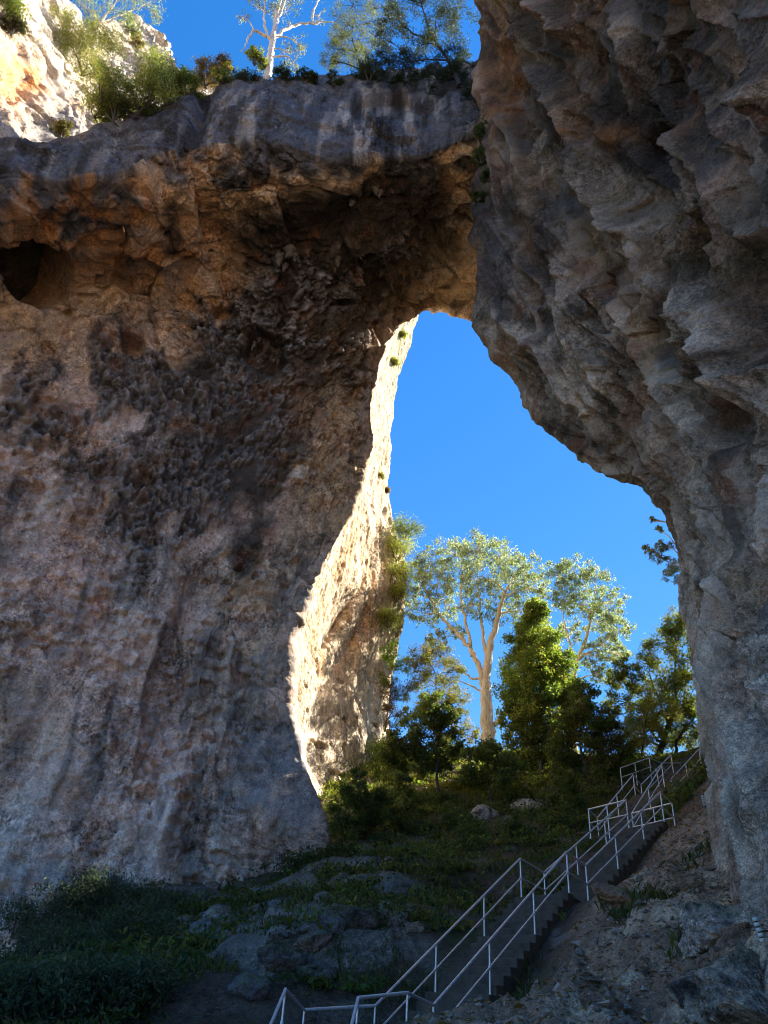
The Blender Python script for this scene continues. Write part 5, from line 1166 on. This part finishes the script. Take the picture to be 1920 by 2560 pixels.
# ------------------------------------------------------------------ grass and ferns
def build_grass():
    g = np.random.default_rng(21); n = 330000
    y = 12 + 46 * g.uniform(0, 1, n) ** .9; x = -13 + 32 * g.uniform(0, 1, n)
    P0 = np.stack([x, y, 0 * x], 1)
    px_ok = np.abs(np.degrees(np.arctan2(x, y))) < 31
    a = fbm(P0.astype(np.float32), 2.4, 3, 701)
    soil = (x - (1.4 + (y - 14) * .62) > 0) & (y < 27)
    keep = px_ok & (stair_dist(P0) > .95) & (a > .04) & (~soil | (a > .28)) & (g.uniform(size=n) < .35 + .9 * (a + .3))
    x, y, a = x[keep], y[keep], a[keep]; z = terr_d(x, y); n = len(x)
    B = np.stack([x, y, z], 1)
    tall = g.uniform(.06, .2, n) * (1 + 1.1 * np.clip(a, 0, 1)); lean = g.normal(size=(n, 2)) * .55
    tip = B + np.stack([lean[:, 0] * tall, lean[:, 1] * tall, tall], 1)
    th = g.uniform(0, np.pi, n); w = (tall * g.uniform(.07, .17, n))[:, None] * np.stack([np.cos(th), np.sin(th), 0 * th], 1)
    mid = (B + tip) / 2 + np.array([0, 0, .04])
    V = np.stack([B, mid + w, tip, mid - w], 1).reshape(-1, 3)
    c = np.array([.060, .085, .018]) * g.uniform(.55, 1.5, (n, 1)) * (1 + .12 * g.normal(size=(n, 3)))
    c = np.where((g.uniform(size=n) < .3)[:, None], np.array([.13, .11, .05]) * g.uniform(.6, 1.3, (n, 1)), c)
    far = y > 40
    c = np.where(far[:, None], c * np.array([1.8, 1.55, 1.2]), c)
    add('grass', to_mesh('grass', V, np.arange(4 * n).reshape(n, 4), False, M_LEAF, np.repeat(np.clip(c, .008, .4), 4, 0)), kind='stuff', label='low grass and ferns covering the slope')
build_grass()

def build_undergrowth():
    g = np.random.default_rng(33); n = 3400
    y = 17 + 38 * g.uniform(0, 1, n) ** .85; x = -13 + 30 * g.uniform(0, 1, n); P0 = np.stack([x, y, 0 * x], 1)
    a = fbm(P0.astype(np.float32), 3.0, 3, 711)
    soil = (x - (1.4 + (y - 14) * .62) > -.6) & (y < 27)
    k = (np.abs(np.degrees(np.arctan2(x, y))) < 30) & (stair_dist(P0) > 1.3) & (a > -.02) & ~soil
    x, y = x[k], y[k]; z = terr_d(x, y); bare = g.uniform(size=len(x)) < .75 * terrain_disp.ledge; x, y, z = x[~bare], y[~bare], z[~bare]; acc = Acc()
    for i in range(len(x)):
        m = int(g.integers(40, 90)); R = g.uniform(.25, .85) ** 1.3
        o = g.normal(size=(m, 3)) * np.array([R * .6, R * .6, R * .35]); o[:, 2] = np.abs(o[:, 2]) + .05
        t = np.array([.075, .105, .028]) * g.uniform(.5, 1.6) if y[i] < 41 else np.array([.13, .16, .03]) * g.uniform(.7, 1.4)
        sz = g.uniform(.09, .24); acc.put(leaves(np.array([x[i], y[i], z[i]]) + o, sz, sz * g.uniform(.3, .55), t * np.array([g.uniform(.85, 1.35), 1, 1]), g.uniform(0, .4), .3, g))
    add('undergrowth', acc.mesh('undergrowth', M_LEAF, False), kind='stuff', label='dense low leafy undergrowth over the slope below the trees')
build_undergrowth()

# ------------------------------------------------------------------ small ringed white tubes fixed at the wall foot
def ringed_tube(px, py, hh, tilt, label, cable):
    c = ph(px, py, hh)
    root = thing('ringed_tube', Vector(c), label, 'tube', 'ringed white tubes by the wall')
    V, F, cc = tube([(0, 0, -.15), (0, 0, 0), (0, 0, .15)], .022, 10); add('core', to_mesh('core', V, F, True, M_LAMPD), root)
    for k in range(5):
        z = -.115 + k * .056; V, F, cc = tube([(0, 0, z), (0, 0, z + .006), (0, 0, z + .036), (0, 0, z + .042)], [.026, .036, .036, .026], 14); add('ring', to_mesh('ring', V, F, True, M_LAMPW), root)
    V, F, cc = tube([(0, 0, 0), np.array(cable) * .5 + [0, 0, -.03], cable], .008, 6); add('cable', to_mesh('cable', V, F, True, M_LAMPD), root)
    root.rotation_euler = (0, tilt, 0)
q, hg = ground_hit(1762, 2026)
ringed_tube(1759, 2003, min(hg, 24), -.12, 'small white ringed tube on the grass beyond the wall foot', (.1, .1, -.3))
ringed_tube(1899, 2328, 11.4, -.2, 'small white ringed tube hanging against the foot of the overhanging wall', (.5, -.1, .02))
